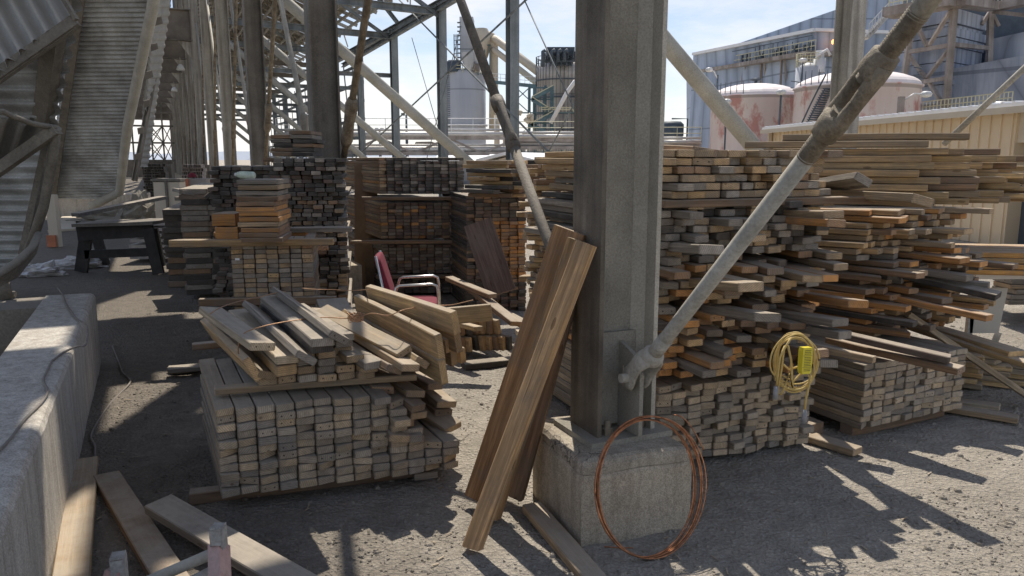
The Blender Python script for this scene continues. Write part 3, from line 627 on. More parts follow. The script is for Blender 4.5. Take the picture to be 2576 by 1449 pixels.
def stack(P, fd, d, z0, rows, cols, pal, name, w=.089, t=.038, L=1.2, jit=.01, gap=.004, rj=0.0, skip=None, out=None, vt=.0015, roll=.01, yaw=.008, palf=None, shift=0.0, rowlab=0, xj=.5):
    fd = V(fd).normalized(); d = V(d).normalized()
    for r in range(rows):
        x = rl.uniform(-shift, shift)
        for c in range(cols):
            xx = x+(c+.5)*(w+gap)+rl.uniform(-gap, gap)*xj
            if skip and skip(r, c): continue
            o = rl.gauss(0, jit) if out is None else out(r, c)
            z = z0+(r+.5)*(t+vt)+rl.uniform(-.0006, .0006)
            tone = palf(r, c) if palf else pick(pal)
            board(V((P.x, P.y, 0))+fd*xx-d*o+Z*z, rot2(d, rl.uniform(-yaw, yaw)), L+o*.5+rl.uniform(-.05, .02), w, t-.0012, rl.uniform(-roll, roll), tone,
                  f'%s board end, {OR2[c]} from left, {OR2[r+rowlab]} row up, {name}')
def hd(a): return V((math.cos(R(a)), math.sin(R(a)), 0))
def z8(X, Y): return ((450+X/2.337)*.9583, (720+Y/2.337)*.9583)
def bp(p, z0, q, z1, w=.089, t=.038, roll=0, tone=TAN, lab=None, ext=0.0, c8=False, **k):
    if c8: p, q = z8(*p), z8(*q)
    a, b_ = G(*p, z0), G(*q, z1); board(a, b_-a, (b_-a).length+ext, w, t, R(roll), tone, lab, **k)
GP = [((.44, .365, .275), 4), ((.51, .405, .28), 4), ((.39, .335, .26), 3), ((.56, .43, .28), 2), (GRY, 1)]
TN[(.44, .365, .275)] = 'grey brown'; TN[(.51, .405, .28)] = 'light brown'; TN[(.39, .335, .26)] = 'greyish'; TN[(.56, .43, .28)] = 'tan'
# ---- F : front pile -------------------------------------------------------
fl, fr = G(556, 1252, .075), G(1100, 1186, .075); fdF = (fr-fl).normalized(); dF = (G(497, 885, .52)-G(536, 996, .52)); dF.z = 0; dF.normalize()
nF = 11; wF = .0885
def skF(r, c): return (c == 9 and r > 9) or (c == 10 and r > 5) or (c > 10 and r > 3)
def outF(r, c): return rl.gauss(0, .012)+(.05 if (c == 8 and r == 10) else 0)+(.06 if c == 9 and r == 7 else 0)
stack(fl, fdF, dF, .075, 11, 13, GP, 'the front pile', L=1.0, gap=.0035, skip=skF, out=outF, w=.0855)
# skids and crosswise pieces
bp((1075, 1176), .035, (478, 1250), .035, .07, .06, 0, BRN, 'brown skid board lying crosswise under the near side of the front pile')
for zz in (.022, .062): bp((423, 932+4-(zz*100)), zz, (560, 918), zz, .12, .036, 0, GRY, ['lower', 'upper'][zz > .03]+' of two grey skid boards sticking out left behind the front pile', ext=.5)
bp((484, 872), .545, (640, 858), .545, .06, .04, 0, BRN, 'brown crosswise stick at the far left corner on top of the front pile', ext=.3)
bp((265, 712), .545, (1500, 622), .548, .07, .034, 0, TAN2, 'long thin crosswise stick between the two layers of the front pile', c8=True)
# right shoulder of the front pile: loose boards sticking out to the right
for p, z0, q, z1, w, rr_, tn, lb in (
    ((1305, 720), .50, (1160, 560), .50, .10, 0, BRN, 'brown board end at the upper right shoulder of the front pile'),
    ((1500, 735), .47, (1330, 640), .47, .10, 8, TAN, 'tan board sticking out right of the front pile with sunlit tip'),
    ((1530, 830), .42, (1340, 690), .45, .10, 12, BRN, 'brown board under the sunlit tip at the right of the front pile'),
    ((1520, 868), .37, (1320, 740), .40, .10, 6, TAN2, 'board pointing right, lowest of the three stacked tips beside the front pile'),
    ((1620, 690), .44, (1450, 590), .44, .09, 5, BRN, 'dusky board end right of the sunlit tips behind the front pile'),
    ((1690, 800), .36, (1560, 690), .38, .12, 10, TAN2, 'broad board lying at the far right of the front pile, partly sunlit'),
    ((1670, 850), .30, (1540, 740), .32, .10, 4, BRN, 'short brown board end below the broad board right of the front pile'),
    ((1730, 945), .24, (1590, 850), .28, .11, -14, TAN2, 'rightmost board of the front pile, pointing out over the gravel'),
    ((1400, 1010), .29, (1290, 830), .30, .11, 14, TAN2, 'tilted board sliding out of the right face of the front pile'),
    ((1490, 1010), .27, (1380, 860), .28, .09, 0, GRY, 'grey board end right of the tilted board in the front pile'),
    ((1440, 920), .34, (1330, 800), .34, .09, 0, BRN, 'brown board end under the shoulder of the front pile')):
    bp(p, z0, q, z1, w, .038, rr_, tn, lb, c8=True, ext=.35)
board(G(1040, 1192, .022), fdF, .12, .10, .04, 0, GRY, 'grey offcut lying on the ground at the right foot of the front pile')
# second layer on top of the front pile
e0, e1 = G(*z8(520, 640), .60), G(*z8(1190, 600), .60); f2 = (e1-e0); f2.z = 0; d2 = G(*z8(410, 230), .72)-G(*z8(700, 520), .72); d2.z = 0; d2.normalize()
hts = [1, 2, 4, 6, 6, 3]
stack(e0, f2, d2, .567, 6, 6, [(GRY, 3), (TAN2, 3), (TAN, 3)], 'the upper layer on the front pile', L=.95, gap=.007, jit=.018, skip=lambda r, c: r >= hts[c], yaw=.02, roll=.03, w=.088)
TB = 'loose board on top of the front pile'
for p, z0, q, z1, w, t, rr_, tn, lb in (
    ((560, 445), .80, (240, 222), .83, .125, .04, 10, PAL, 'pale rough sawn board lying loosest at the top left of the front pile'),
    ((500, 585), .67, (232, 330), .70, .135, .04, 62, TAN, 'tan board standing on edge at the left side on top of the front pile'),
    ((590, 620), .63, (330, 400), .66, .10, .038, 20, TAN2, 'low tan board between the edge board and the upper layer of the front pile'),
    ((712, 525), .735, (405, 235), .75, .105, .04, 0, PAL, 'flat pale board with nails, second from left on top of the front pile'),
    ((708, 590), .675, (400, 300), .69, .10, .05, 0, TAN, 'tan board directly under the flat pale board on the front pile'),
    ((828, 515), .765, (485, 198), .80, .10, .036, 34, GRY, 'grey board tilted over, third from left on top of the front pile'),
    ((930, 418), .83, (602, 150), .835, .105, .04, 0, GRY, 'flat grey board, highest in the middle on top of the front pile'),
    ((925, 458), .79, (598, 190), .79, .105, .038, 0, DRK, 'dark board directly under the highest flat grey board of the front pile'),
    ((1030, 392), .855, (662, 115), .87, .105, .036, 34, GRY, 'grey tilted board right of the highest flat board of the front pile'),
    ((1130, 520), .685, (820, 300), .70, .09, .038, 0, TAN2, 'short flat board right of the middle on the front pile'),
    ((1240, 560), .66, (900, 330), .68, .10, .038, 0, GRY, 'grey flat board under the long fanned boards of the front pile'),
    ((1370, 585), .645, (1000, 360), .66, .09, .038, 25, BRN, 'brown splintered board under the fanned boards of the front pile'),
    ((1470, 575), .665, (900, 225), .755, .10, .038, 10, TAN2, 'long board of the fan on the front pile with sunlit tip, leftmost'),
    ((1430, 480), .715, (925, 222), .80, .092, .036, -22, YEL, 'yellowish long board lying over the fan, second from left on the front pile'),
    ((1540, 545), .665, (1085, 248), .755, .09, .038, 35, YEL, 'third board of the fan on the front pile, on a slant'),
    ((1670, 600), .62, (1180, 330), .68, .125, .04, 84, YEL, 'yellow board on edge, nearest right end of the fan on the front pile'),
    ((1650, 452), .74, (1150, 195), .80, .145, .04, 78, YEL, 'broad yellow board on edge in the fan, knot near its end'),
    ((1700, 440), .70, (1260, 230), .75, .08, .038, 80, TAN, 'narrow tan board on edge between the two broad ones of the fan'),
    ((1745, 300), .845, (1222, 128), .87, .125, .042, 76, YEL, 'topmost broad yellow board on edge of the fan on the front pile'),
    ((1760, 412), .735, (1300, 210), .78, .12, .04, 82, TAN, 'tan board on edge under the topmost broad yellow board'),
    ((1745, 512), .62, (1330, 330), .66, .12, .04, 70, TAN2, 'leaning board on edge at the right foot of the fan')):
    bp(p, z0, q, z1, w, t, rr_, tn, lb, c8=True)
bp((1790, 500), .0+.57, (1420, 330), .6, .09, .038, 80, TAN, 'board end low at the right edge of the fan on the front pile', c8=True)
# ---- Q : on-edge pile behind the front pile --------------------------------
for r, (y_, n_, x0_, st_) in enumerate(((425, 8, 1795, 41), (325, 6, 1790, 44))):
    for c in range(n_):
        p = G(*z8(x0_+c*st_, y_+(8 if c < 2 else 0)), .14+r*.135)
        board(p-Z*.0, rot2(dF, .35), 1.5, .125, .038, R(82+rl.uniform(-8, 8)), pick([(TAN, 2), (BRN, 3), (DRK, 2)]), f'%s board on edge, {OR2[c]} from left, {["lower","upper"][r]} row, low pile behind front pile')
for p, z0, q, z1, w, rr_, lb in (((1965, 232), .50, (1640, 262), .46, .13, 84, 'tan board on edge lying along the top of the low pile behind'), ((1880, 262), .44, (1560, 225), .45, .10, 8, 'pale board with broken end lying flat on the low pile behind'),
                             ((1885, 335), .33, (1600, 260), .35, .09, 5, 'pale narrow board on top of the low pile behind, pointing right')):
    bp(p, z0, q, z1, w, .038, rr_, YEL, lb, c8=True)
bp((2090, 530), .035, (1790, 560), .035, .12, .05, 0, DRK, 'dark skid under the low pile behind the front pile', c8=True)
# ---- M : middle left pile --------------------------------------------------
fm = hd(6); dm = rot2(V((0, 1, 0)), R(12)); yM = 6.2
pM = D(585, 700, yM)
MP = [(GRY, 4), (TAN2, 4), (BRN, 1), (TAN, 1)]
stack(pM, fm, dm, .53, 11, 7, MP, 'the middle left pile', L=1.8, gap=.005, jit=.01, w=.0885)
stack(pM-fm*.0, fm, dm, .06, 11, 7, MP, 'the lowest middle left bundle', L=1.8, gap=.005, jit=.01, w=.0885)
a = D(500, 744, yM-.05); board(V((a.x, a.y, .50)), fm, 1.1, .06, .06, 0, BRN, 'crosswise stick under the upper bundle of the middle left pile')
a = D(432, 634, yM-.06); board(V((a.x, a.y, .985)), fm, 1.28, .1, .055, 0, TAN, 'long crosswise board over the middle left pile, its left half sunlit orange')
a = D(440, 634, yM+.25); board(V((a.x+.35, a.y, 1.03)), fm, .75, .14, .04, 0, ORA, 'orange short board under the cross stack on the middle left pile')
a = D(735, 598, yM+.3); board(V((a.x, a.y, 1.06)), fm, .5, .14, .04, 0, GRY, 'grey short board right of the cross stack on the middle left pile')
CSt = [DRK, BRN, ORA, ORA, BRN, ORA, ORA, ORA, BRN, BRN, BRN, GRY][::1]
for r in range(12):
    a = D(619+rl.uniform(-4, 4), 560, yM-.08); L_ = .30+rl.uniform(-.012, .012)
    board(V((a.x, a.y, 1.035+r*.0395+(.006 if r > 9 else 0))), hd(6+rl.uniform(-1.5, 1.5)), L_, .5, .036, R(rl.uniform(-.6, .6)), [BRN, BRN, ORA, TAN2, ORA, ORA, ORA, BRN, BRN, GRY, TAN2, GRY][r], f'%s short plank, {OR2[r]} from bottom of the cross stack on the middle left pile')
for i, zz in enumerate((1.06, 1.165)):
    a = D(549+i*-4+4, 580, yM+.15); board(V((a.x, a.y, zz)), hd(4), .185, .3, .10, 0, ORA, ['lower', 'upper'][i]+' thick orange timber block left of the cross stack')
# ---- PL : plank pile left behind the middle pile ---------------------------
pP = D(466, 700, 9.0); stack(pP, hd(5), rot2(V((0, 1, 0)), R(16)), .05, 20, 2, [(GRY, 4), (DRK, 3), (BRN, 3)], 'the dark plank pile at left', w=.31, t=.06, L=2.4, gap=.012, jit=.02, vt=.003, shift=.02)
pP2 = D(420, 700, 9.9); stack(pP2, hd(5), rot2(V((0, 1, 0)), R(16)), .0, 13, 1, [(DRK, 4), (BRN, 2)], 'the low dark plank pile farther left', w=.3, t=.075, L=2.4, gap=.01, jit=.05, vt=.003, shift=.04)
for i, (u, v, rr_, tn, dx) in enumerate(((490, 487, 8, GRY, .0), (540, 480, -38, DRK, .1), (575, 478, -50, DRK, .2), (470, 500, 0, GRY, 0))):
    a = D(u, v, 9.0); board(a, rot2(V((0, 1, 0)), R(30-i*8)), .9, .28, .045, R(rr_), tn, ['pale dusty', 'tilted dark', 'steeply tilted dark', 'dusty grey'][i]+' plank lying loose on the dark plank pile')
# ---- TL : tall dark piles left of the second column ------------------------
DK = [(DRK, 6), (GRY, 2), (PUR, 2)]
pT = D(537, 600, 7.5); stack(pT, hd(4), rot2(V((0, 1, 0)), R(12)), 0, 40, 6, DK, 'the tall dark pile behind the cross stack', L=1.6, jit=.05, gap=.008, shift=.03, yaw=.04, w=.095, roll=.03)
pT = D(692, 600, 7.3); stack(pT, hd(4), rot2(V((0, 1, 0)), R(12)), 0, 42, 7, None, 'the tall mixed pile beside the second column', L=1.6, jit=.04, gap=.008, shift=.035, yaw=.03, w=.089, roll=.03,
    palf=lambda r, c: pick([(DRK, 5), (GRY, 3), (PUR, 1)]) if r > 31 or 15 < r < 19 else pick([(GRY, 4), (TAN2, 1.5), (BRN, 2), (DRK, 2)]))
pT = D(690, 400, 8.0)
for r in range(6):
    for c in range(2):
        a = D(700+c*48+rl.uniform(-4, 4), 400, 8.0); board(V((a.x, a.y, 1.70+r*.042)), hd(3+rl.uniform(-2, 2)), .2+rl.uniform(-.01, .04), .5, .037, 0, pick([(GRY, 2), (BRN, 3), (DRK, 1)]), f'%s short plank, {["left","right"][c]} of layer {OR2[r]} on the tall mixed pile')
a = D(664, 402, 7.9); board(a, hd(2), .75, .12, .04, 0, BRN, 'long thin stick across the top of the tall mixed pile')
# ---- C : four bundles in the centre ----------------------------------------
yC = 9.25; pC = D(958, 600, yC); fc = hd(2); dc = rot2(V((0, 1, 0)), R(23))
for i, (z0, rows, pl_, nm) in enumerate(((.02, 5, [(PUR, 3), (GRY, 2), (DRK, 2)], 'the lowest central bundle'), (.275, 9, [(GRY, 4), (BRN, 2), (PUR, 3)], 'the third central bundle from top'),
                                   (.70, 11, [(PUR, 4), (BRN, 3), (ORA, 1.4), (GRY, 2)], 'the second central bundle from top'), (1.235, 11, [(DRK, 4), (PUR, 2), (GRY, 1.5)], 'the top central bundle'))):
    if i == 0: z0 = .03
    stack(pC, fc, dc, z0, rows, 11, pl_, nm, L=2.4, gap=.004, jit=.008, w=.0885, palf=(lambda r, c: pick([(BRN, 3), (TAN2, 2), (ORA, 1)]) if c == 0 and i > 1 else pick(pl_)) if i > 1 else None)
for z_, x_, nm in ((.248, -.05, 'lowest'), (.668, -.35, 'middle'), (1.19, -.2, 'upper')):
    board(V((pC.x+x_, pC.y-.08, z_)), fc, 1.3-x_, .09, .04, 0, BRN, nm+' long crosswise stick between the central bundles')
# ---- OR : pile right of the centre -----------------------------------------
pO = D(1172, 600, 8.3)
stack(pO, hd(2), rot2(V((0, 1, 0)), R(14)), 0, 32, 7, None, 'the pile with the orange block right of centre', L=1.6, jit=.015, gap=.005, w=.089,
    palf=lambda r, c: pick([(ORA, 8), (TAN, .5)]) if c > 2 and 7 < r < 25 else pick([(PUR, 2), (DRK, 4), (BRN, 2)]), out=lambda r, c: rl.gauss(0, .015)+(.0 if c > 2 else .05*rl.random()))
for r in range(9):
    for c in range(3):
        a = D(1176+c*48+rl.uniform(-8, 8), 500, 7.9+c*.12)
        board(V((a.x, a.y, 1.29+r*.041)), hd(-28+rl.uniform(-14, 14)) if c < 2 else hd(-8+rl.uniform(-9, 9)), .35+rl.random()*.3, .10, .037, R(rl.uniform(-4, 4)), pick([(YEL, 3), (TAN, 3), (DRK, 3), (BRN, 2)] if c < 2 else [(DRK, 4), (BRN, 2), (TAN, 1)]), f'%s skewed board, {OR2[c]} from left, layer {OR2[r]}, messy pile top right of centre')
# ---- L : pile seen from its long side --------------------------------------
for r in range(40):
    tot = rl.uniform(-28, 16) + (22 if r > 31 else 0) + (10 if r < 14 else 0)
    a = D(1345+tot, 600, 5.75); z_ = .02+r*.0412
    n_ = 2 if r < 34 else 1
    if r in (33, 34, 35) : n_ = 1
    board(V((a.x, a.y, z_+.02)), hd(8+rl.uniform(-1.2, 1.2)), 1.9, .14, .038, R(rl.uniform(-1, 1)), pick([(TAN, 4), (YEL, 3), (TAN2, 2), (BRN, 1.2)]), f'%s long board seen from its side, {OR2[r]} from bottom of the side-on pile')
    board(V((a.x+rl.uniform(.0, .12), a.y+.16, z_+.02)), hd(8+rl.uniform(-1.2, 1.2)), 1.9, .14, .038, 0, pick([(TAN, 3), (BRN, 2)]), f'%s long board of the second file, {OR2[r]} from bottom of the side-on pile')
    if rl.random() < .35: board(V((a.x-rl.uniform(.05, .16), a.y+.02+rl.uniform(0, .2), z_+.02)), hd(8), .4, .09, .037, 0, pick([(TAN, 3), (PAL, 2)]), None)
# leaning dark plank in front of the orange block
# ---- R1 : pile right of the front column -----------------------------------
p1, p2 = G(1655, 1182), G(2035, 1128); f1 = (p2-p1).normalized(); d1 = rot2(f1, R(90+3))
SG = GP
stack(p1-f1*.02, f1, d1, .03, 11, 11, SG, 'the bottom bundle right of the column', L=1.6, jit=.017, gap=.0045, w=.0865)
board(V((p1.x, p1.y, .012))+d1*.16+f1*.05, f1, .9, .09, .03, 0, BRN, None)
MS = [(ORA, 4), (BRN, 3), (GRY, 2), (DRK, .8), (TAN, 3)]
def mout(mu, sg, pr=.12, far=.3):
    return lambda r, c: (max(-.05, rl.gauss(mu, sg)) if rl.random() > pr else rl.uniform(.1, far))
R1N = 'the messy pile right of the column'
stack(p1-f1*.05, f1, d1, .502, 8, 10, MS, R1N, L=1.5, jit=.1, gap=.006, w=.089, out=mout(.02, .06, .12, .3), shift=.05, yaw=.08, roll=.04, vt=.002, skip=lambda r, c: rl.random() < .03)
stack(p1-f1*.05, rot2(f1, 0), rot2(d1, -.08), .826, 8, 10, [(BRN, 3), (ORA, 2.5), (TAN2, 3), (GRY, 2), (TAN, 2)], R1N, L=1.5, gap=.012, w=.092, out=mout(.03, .05, .2, .42), shift=.05, yaw=.12, roll=.05, vt=.0035, skip=lambda r, c: rl.random() < .1, rowlab=8)
stack(p1-f1*.05, f1, rot2(d1, .02), 1.155, 7, 11, [(DRK, 3), (GRY, 5), (TAN2, 2), (TAN, 1)], R1N, L=1.5, gap=.005, w=.09, out=mout(.02, .03, .15, .22), shift=.05, yaw=.05, roll=.04, vt=.002, rowlab=16, skip=lambda r, c: rl.random() < .05)
stack(p1-f1*.05, f1, d1, 1.45, 6, 10, [(TAN, 4), (TAN2, 3), (GRY, 3), (BRN, 1)], R1N, L=1.5, gap=.006, w=.098, out=mout(.03, .025, .1, .14), shift=.04, yaw=.03, roll=.03, vt=.0035, rowlab=23)
a = p1-f1*.05-d1*.02; board(V((a.x, a.y, 1.428)), f1, 1.35, .10, .04, 0, BRN, 'long shadowed crosswise board below the tidy top rows right of the column')
for u, v, yy, u2, v2, y2, w_, t_, rr_, tn, lb in (
    (2322, 505, 3.95, 2050, 492, 4.7, .14, .05, 14, TAN2, 'long pale board with split tip pointing right out of the top of the messy pile'),
    (2172, 452, 4.15, 1990, 480, 5.2, .10, .045, 30, GRY, 'grey tilted board with dark end sticking up right of the diagonal rod'),
    (1775, 382, 3.95, 1640, 376, 4.9, .14, .04, 8, BRN, 'loose brown board on the top left corner of the pile right of the column'),
    (2105, 562, 3.75, 1880, 545, 4.6, .10, .04, 4, ORA, 'orange sided board with grey end pointing right below the top rows'),
    (2098, 540, 3.8, 1870, 530, 4.7, .12, .04, 0, TAN2, 'flat board with dusty top directly over the orange sided board'),
    (2160, 765, 3.75, 1930, 730, 4.6, .12, .04, 4, ORA, 'orange board sticking far out to the right at mid height'),
    (2135, 845, 3.65, 1900, 800, 4.4, .12, .04, 4, GRY, 'grey board with sunlit tip sticking out above the yellow cord'),
    (2115, 812, 3.7, 1870, 770, 4.4, .12, .04, 2, GRY, 'grey board with sunlit tip, second above the yellow cord'),
    (1890, 722, 3.45, 1700, 702, 4.2, .14, .045, 0, TAN2, 'broad board with sunlit dusty tip beside the diagonal rod, mid height'),
    (1935, 800, 3.45, 1740, 765, 4.2, .12, .04, 2, GRY, 'grey board with sunlit tip right of the diagonal rod'),
    (1790, 628, 3.55, 1640, 622, 4.3, .12, .045, 3, GRY, 'grey checked board end with sunlit top left of the diagonal rod'),
    (2062, 890, 3.45, 1960, 868, 4.2, .089, .04, -6, BRN, 'brown board end over which the yellow cord hangs'),
    (2085, 915, 3.75, 1990, 900, 4.4, .09, .04, 0, GRY, 'small grey board end right of the yellow cord')):
    a, b_ = D(u, v, yy), D(u2, v2, y2); board(a, b_-a, (b_-a).length+.3, w_, t_, R(rr_), tn, lb)
# ---- R2 : pile farther right -----------------------------------------------
q1, q2 = G(2160, 1112), G(2420, 1053); f3 = (q2-q1).normalized(); d3 = rot2(f3, R(90)); f3 = f3
stack(q1, f3, d3, .075, 10, 10, SG, 'the far right bottom bundle', L=1.5, jit=.006, gap=.0035, w=.089)
board(V((q1.x, q1.y, .035))+f3*.03+d3*.12, f3, .85, .09, .07, 0, BRN, 'skid under the near face of the far right pile')
board(V((q1.x, q1.y, .05))-f3*.18+d3*.15, d3, .5, .12, .09, 0, BRN, 'dark timber block under the left corner of the far right pile')
d3m = rot2(d3, R(14))
R2N = 'the messy far right pile'
q1m = V((q1.x*1.15, q1.y*1.15, 0))
stack(q1m-f3*.10, f3, d3m, .49, 6, 10, MS, R2N, L=1.4, gap=.008, w=.095, out=mout(.02, .05, .18, .35), shift=.06, yaw=.16, roll=.05, vt=.004, skip=lambda r, c: rl.random() < .1)
stack(q1m-f3*.14, f3, d3m, .745, 7, 10, [(BRN, 4), (DRK, 1), (ORA, 2), (GRY, 2), (TAN, 2)], R2N, L=1.4, gap=.01, w=.11, out=mout(.03, .06, .25, .45), shift=.06, yaw=.22, roll=.05, vt=.004, skip=lambda r, c: rl.random() < .14, rowlab=6)
stack(q1m-f3*.10, f3, rot2(d3m, .12), 1.04, 7, 8, [(TAN, 3), (ORA, 2), (TAN2, 3), (BRN, 1)], R2N, L=1.4, gap=.006, w=.10, out=mout(.02, .04, .15, .3), shift=.06, yaw=.08, roll=.04, vt=.003, rowlab=13)
dt = V((-.955, .30, 0)).normalized()
TP = [(TAN, 4), (TAN2, 2), (YEL, 4), (BRN, .8)]
for r in range(10):
    z_ = 1.355+r*.0495; yy = 5.35
    for c in range(5):
        u = (2335 if c == 0 else 2390+c*42)+rl.uniform(-35, 45)
        if r == 9: u = 2420
        if r >= 8 and c > 0: continue
        if r == 7 and c > 2: continue
        a = D(u, 500, yy+c*.135); board(V((a.x, a.y, z_)), rot2(dt, rl.uniform(-.015, .015)), (1.75 if c else 1.45) if r < 7 else 1.2, .14, .046, R(rl.uniform(-1.5, 1.5)), pick(TP) if r < 8 else TAN2, f'%s long board, {OR2[c]} from front, layer {OR2[r]}, top right side-on pile')
for i in range(9):
    a = D(2580+rl.uniform(-20, 160), 500, 5.7+.15*(i % 3)); board(V((a.x, a.y, 1.38+.05*(i//2))), rot2(dt, rl.uniform(-.03, .03)), 2.0, .13, .038, 0, pick([((.82, .55, .26), 3), (ORA, 1), (YEL, 2)]), f'%s board running out of the right edge, {OR2[i]} counted upward')
for u, v, z0, u2, v2, z1, w_, rr_, tn, lb in (
    (2396, 905, .56, 2105, 838, .60, .09, 2, PUR, 'long dark brown board slanting down across the far right pile'),
    (2418, 932, .51, 2200, 880, .52, .10, 0, BRN, 'long board under the dark brown slanting one, with sunlit tip'),
    (2200, 905, .53, 2080, 880, .55, .09, 8, TAN2, 'board end beside the yellow cord, at the left corner of the far right pile'),
    (2158, 1136, .03, 2028, 1096, .03, .10, 0, TAN2, 'flat board on the gravel poking out between the two right piles'),
    (2512, 745, .80, 2340, 705, .86, .14, -3, DRK, 'dark broad board sticking farthest right from the messy far right pile'),
    (2490, 800, .70, 2310, 760, .74, .12, 4, ORA, 'orange board below the dark broad one sticking out right'),
    (2440, 700, .90, 2300, 680, .92, .13, 2, GRY, 'grey board with sunlit top on the right of the messy far right pile')):
    bp((u, v), z0, (u2, v2), z1, w_, .04, rr_, tn, lb, ext=.3)
# ---- R3, R4 : sunlit boards at the right edge ------------------------------
for r in range(4):
    for c in range(4):
        a = G(2350-c*8+rl.uniform(-8, 8), 690, 1.0-.045*r) if False else D(2345+rl.uniform(-12, 12), 690, 5.7+c*.15)
        board(V((a.x, a.y, .83+r*.043)), V((.985, -.17, 0)), 2.6, .14, .038, 0, pick([((.86, .46, .15), 3), ((.82, .52, .22), 3)]), f'%s long sunlit board, {OR2[c]} from front in {OR2[r]} layer of the raised right stack')
dn = V((-.86, .50, 0)).normalized()
for r in range(8):
    for c in range(6):
        a = G(2405+c*62+rl.uniform(-22, 22), 985-c*4, .0)
        if r > 6-abs(c-2): continue
        board(V((a.x, a.y, .03+r*.042)), rot2(dn, rl.uniform(-.06, .06)), 2.0, .12, .038, 0, pick([((.86, .62, .33), 3), (PAL, 2), ((.8, .55, .28), 3)]), f'%s sunlit board, {OR2[c]} from left in {OR2[r]} layer of the low right pile')
for u, v, z0, u2, v2, z1, w_, tn, lb in (
    (2590, 1000, .06, 2400, 870, .42, .07, PAL, 'narrow pale board leaning diagonally over the low right pile'),
    (2560, 890, .40, 2385, 838, .42, .14, YEL, 'broad sunlit board on top of the low right pile'),
    (2515, 1025, .03, 2400, 1010, .03, .1, PAL, 'short sunlit board lying on the gravel right of the far right pile'),
    (2562, 1055, .03, 2410, 1030, .03, .1, TAN2, 'curved board lying on the gravel in front of the short sunlit one'),
    (2700, 950, .33, 2420, 860, .40, .14, YEL, 'second broad sunlit board on the low right pile, running out of frame')):
    bp((u, v), z0, (u2, v2), z1, w_, .038, 0, tn, lb, ext=.4)
for r in range(9):
    for c in range(3):
        a = D(2514+rl.uniform(-3, 3), 780, 7.6+c*.3); board(V((a.x, a.y, .25+r*.052)), V((1, .05, 0)), 2.2, .28, .046, 0, pick([(GRY, 2), (TAN2, 2)]), f'%s plank, {OR2[r]} from bottom of the distant stack at the right edge, file {OR2[c]}')
# ---- boards on the ground in front -----------------------------------------
bp((172, 1520), .022, (213, 1160), .022, .135, .038, 0, TAN, 'orange tan board lying on the gravel along the foot of the concrete kerb')
bp((440, 1475), .022, (268, 1198), .022, .125, .038, 2, BRN, 'brown board with chipped edge and pale marks lying second from the kerb')
bp((800, 1500), .05, (400, 1268), .10, .135, .045, -4, GRY, 'grey dusty board lying diagonally behind the red trestle')
bp((1520, 1490), .025, (1338, 1276), .025, .095, .045, 0, TAN2, 'board lying on the gravel along the left foot of the concrete pier')
# ---- planks leaning on the front column ------------------------------------
def lean(p, z0, q, y1, w, t, nrm, tone, lab, **k):
    a = G(*p, z0); b_ = D(*q, y1); board(a, b_-a, (b_-a).length, w, t, 0, tone, lab, nrm=nrm, **k)
LN = 'planks leaning against the front column'
lean((1205, 1258), .03, (1434, 578), 3.44, .15, .04, (-.35, -.9, .25), (.52, .29, .135), 'broadest brown plank leaning against the front column', grp=LN, bow=0)
lean((1186, 1383), .02, (1476, 612), 3.12, .08, .05, (-.5, -.82, .2), (.66, .41, .205), 'narrow orange brown plank with sunlit edge leaning nearest on the front column', grp=LN, bow=.004)
lean((1232, 1300), .03, (1456, 605), 3.34, .10, .04, (-.5, -.85, .2), (.40, .25, .125), 'middle brown plank leaning between the broad and the narrow one', grp=LN, bow=0)
lean((1292, 1250), .03, (1478, 560), 3.52, .10, .04, (-.4, -.9, .2), BRN, 'shadowed plank leaning behind the others against the front column', grp=LN, bow=0)
a, b_ = D(1262, 738, 7.3), D(1202, 560, 7.55); board(a, b_-a, (b_-a).length, .29, .05, 0, PUR, 'broad dark brown plank leaning in front of the orange block', nrm=(-.1, -1, .3), bow=0)
a, b_ = D(868, 900, 4.75), D(845, 762, 5.2)
board(G(875, 842, .42), G(838, 765, .5)-G(875, 842, .42), .9, .24, .04, 0, GRY, 'broad grey plank with sun stripe behind the front pile fan')
bp((1300, 815), .32, (1180, 720), .45, .12, .04, 10, BRN, 'brown board slanting in the shade right of the red chair')
bp((1345, 830), .2, (1230, 770), .3, .10, .04, -10, PAL, 'pale split board in the shade right of the red chair')
bp((1240, 745), .45, (1130, 700), .5, .09, .04, 0, BRN, 'brown board lying behind the red chair towards the dark leaning plank')

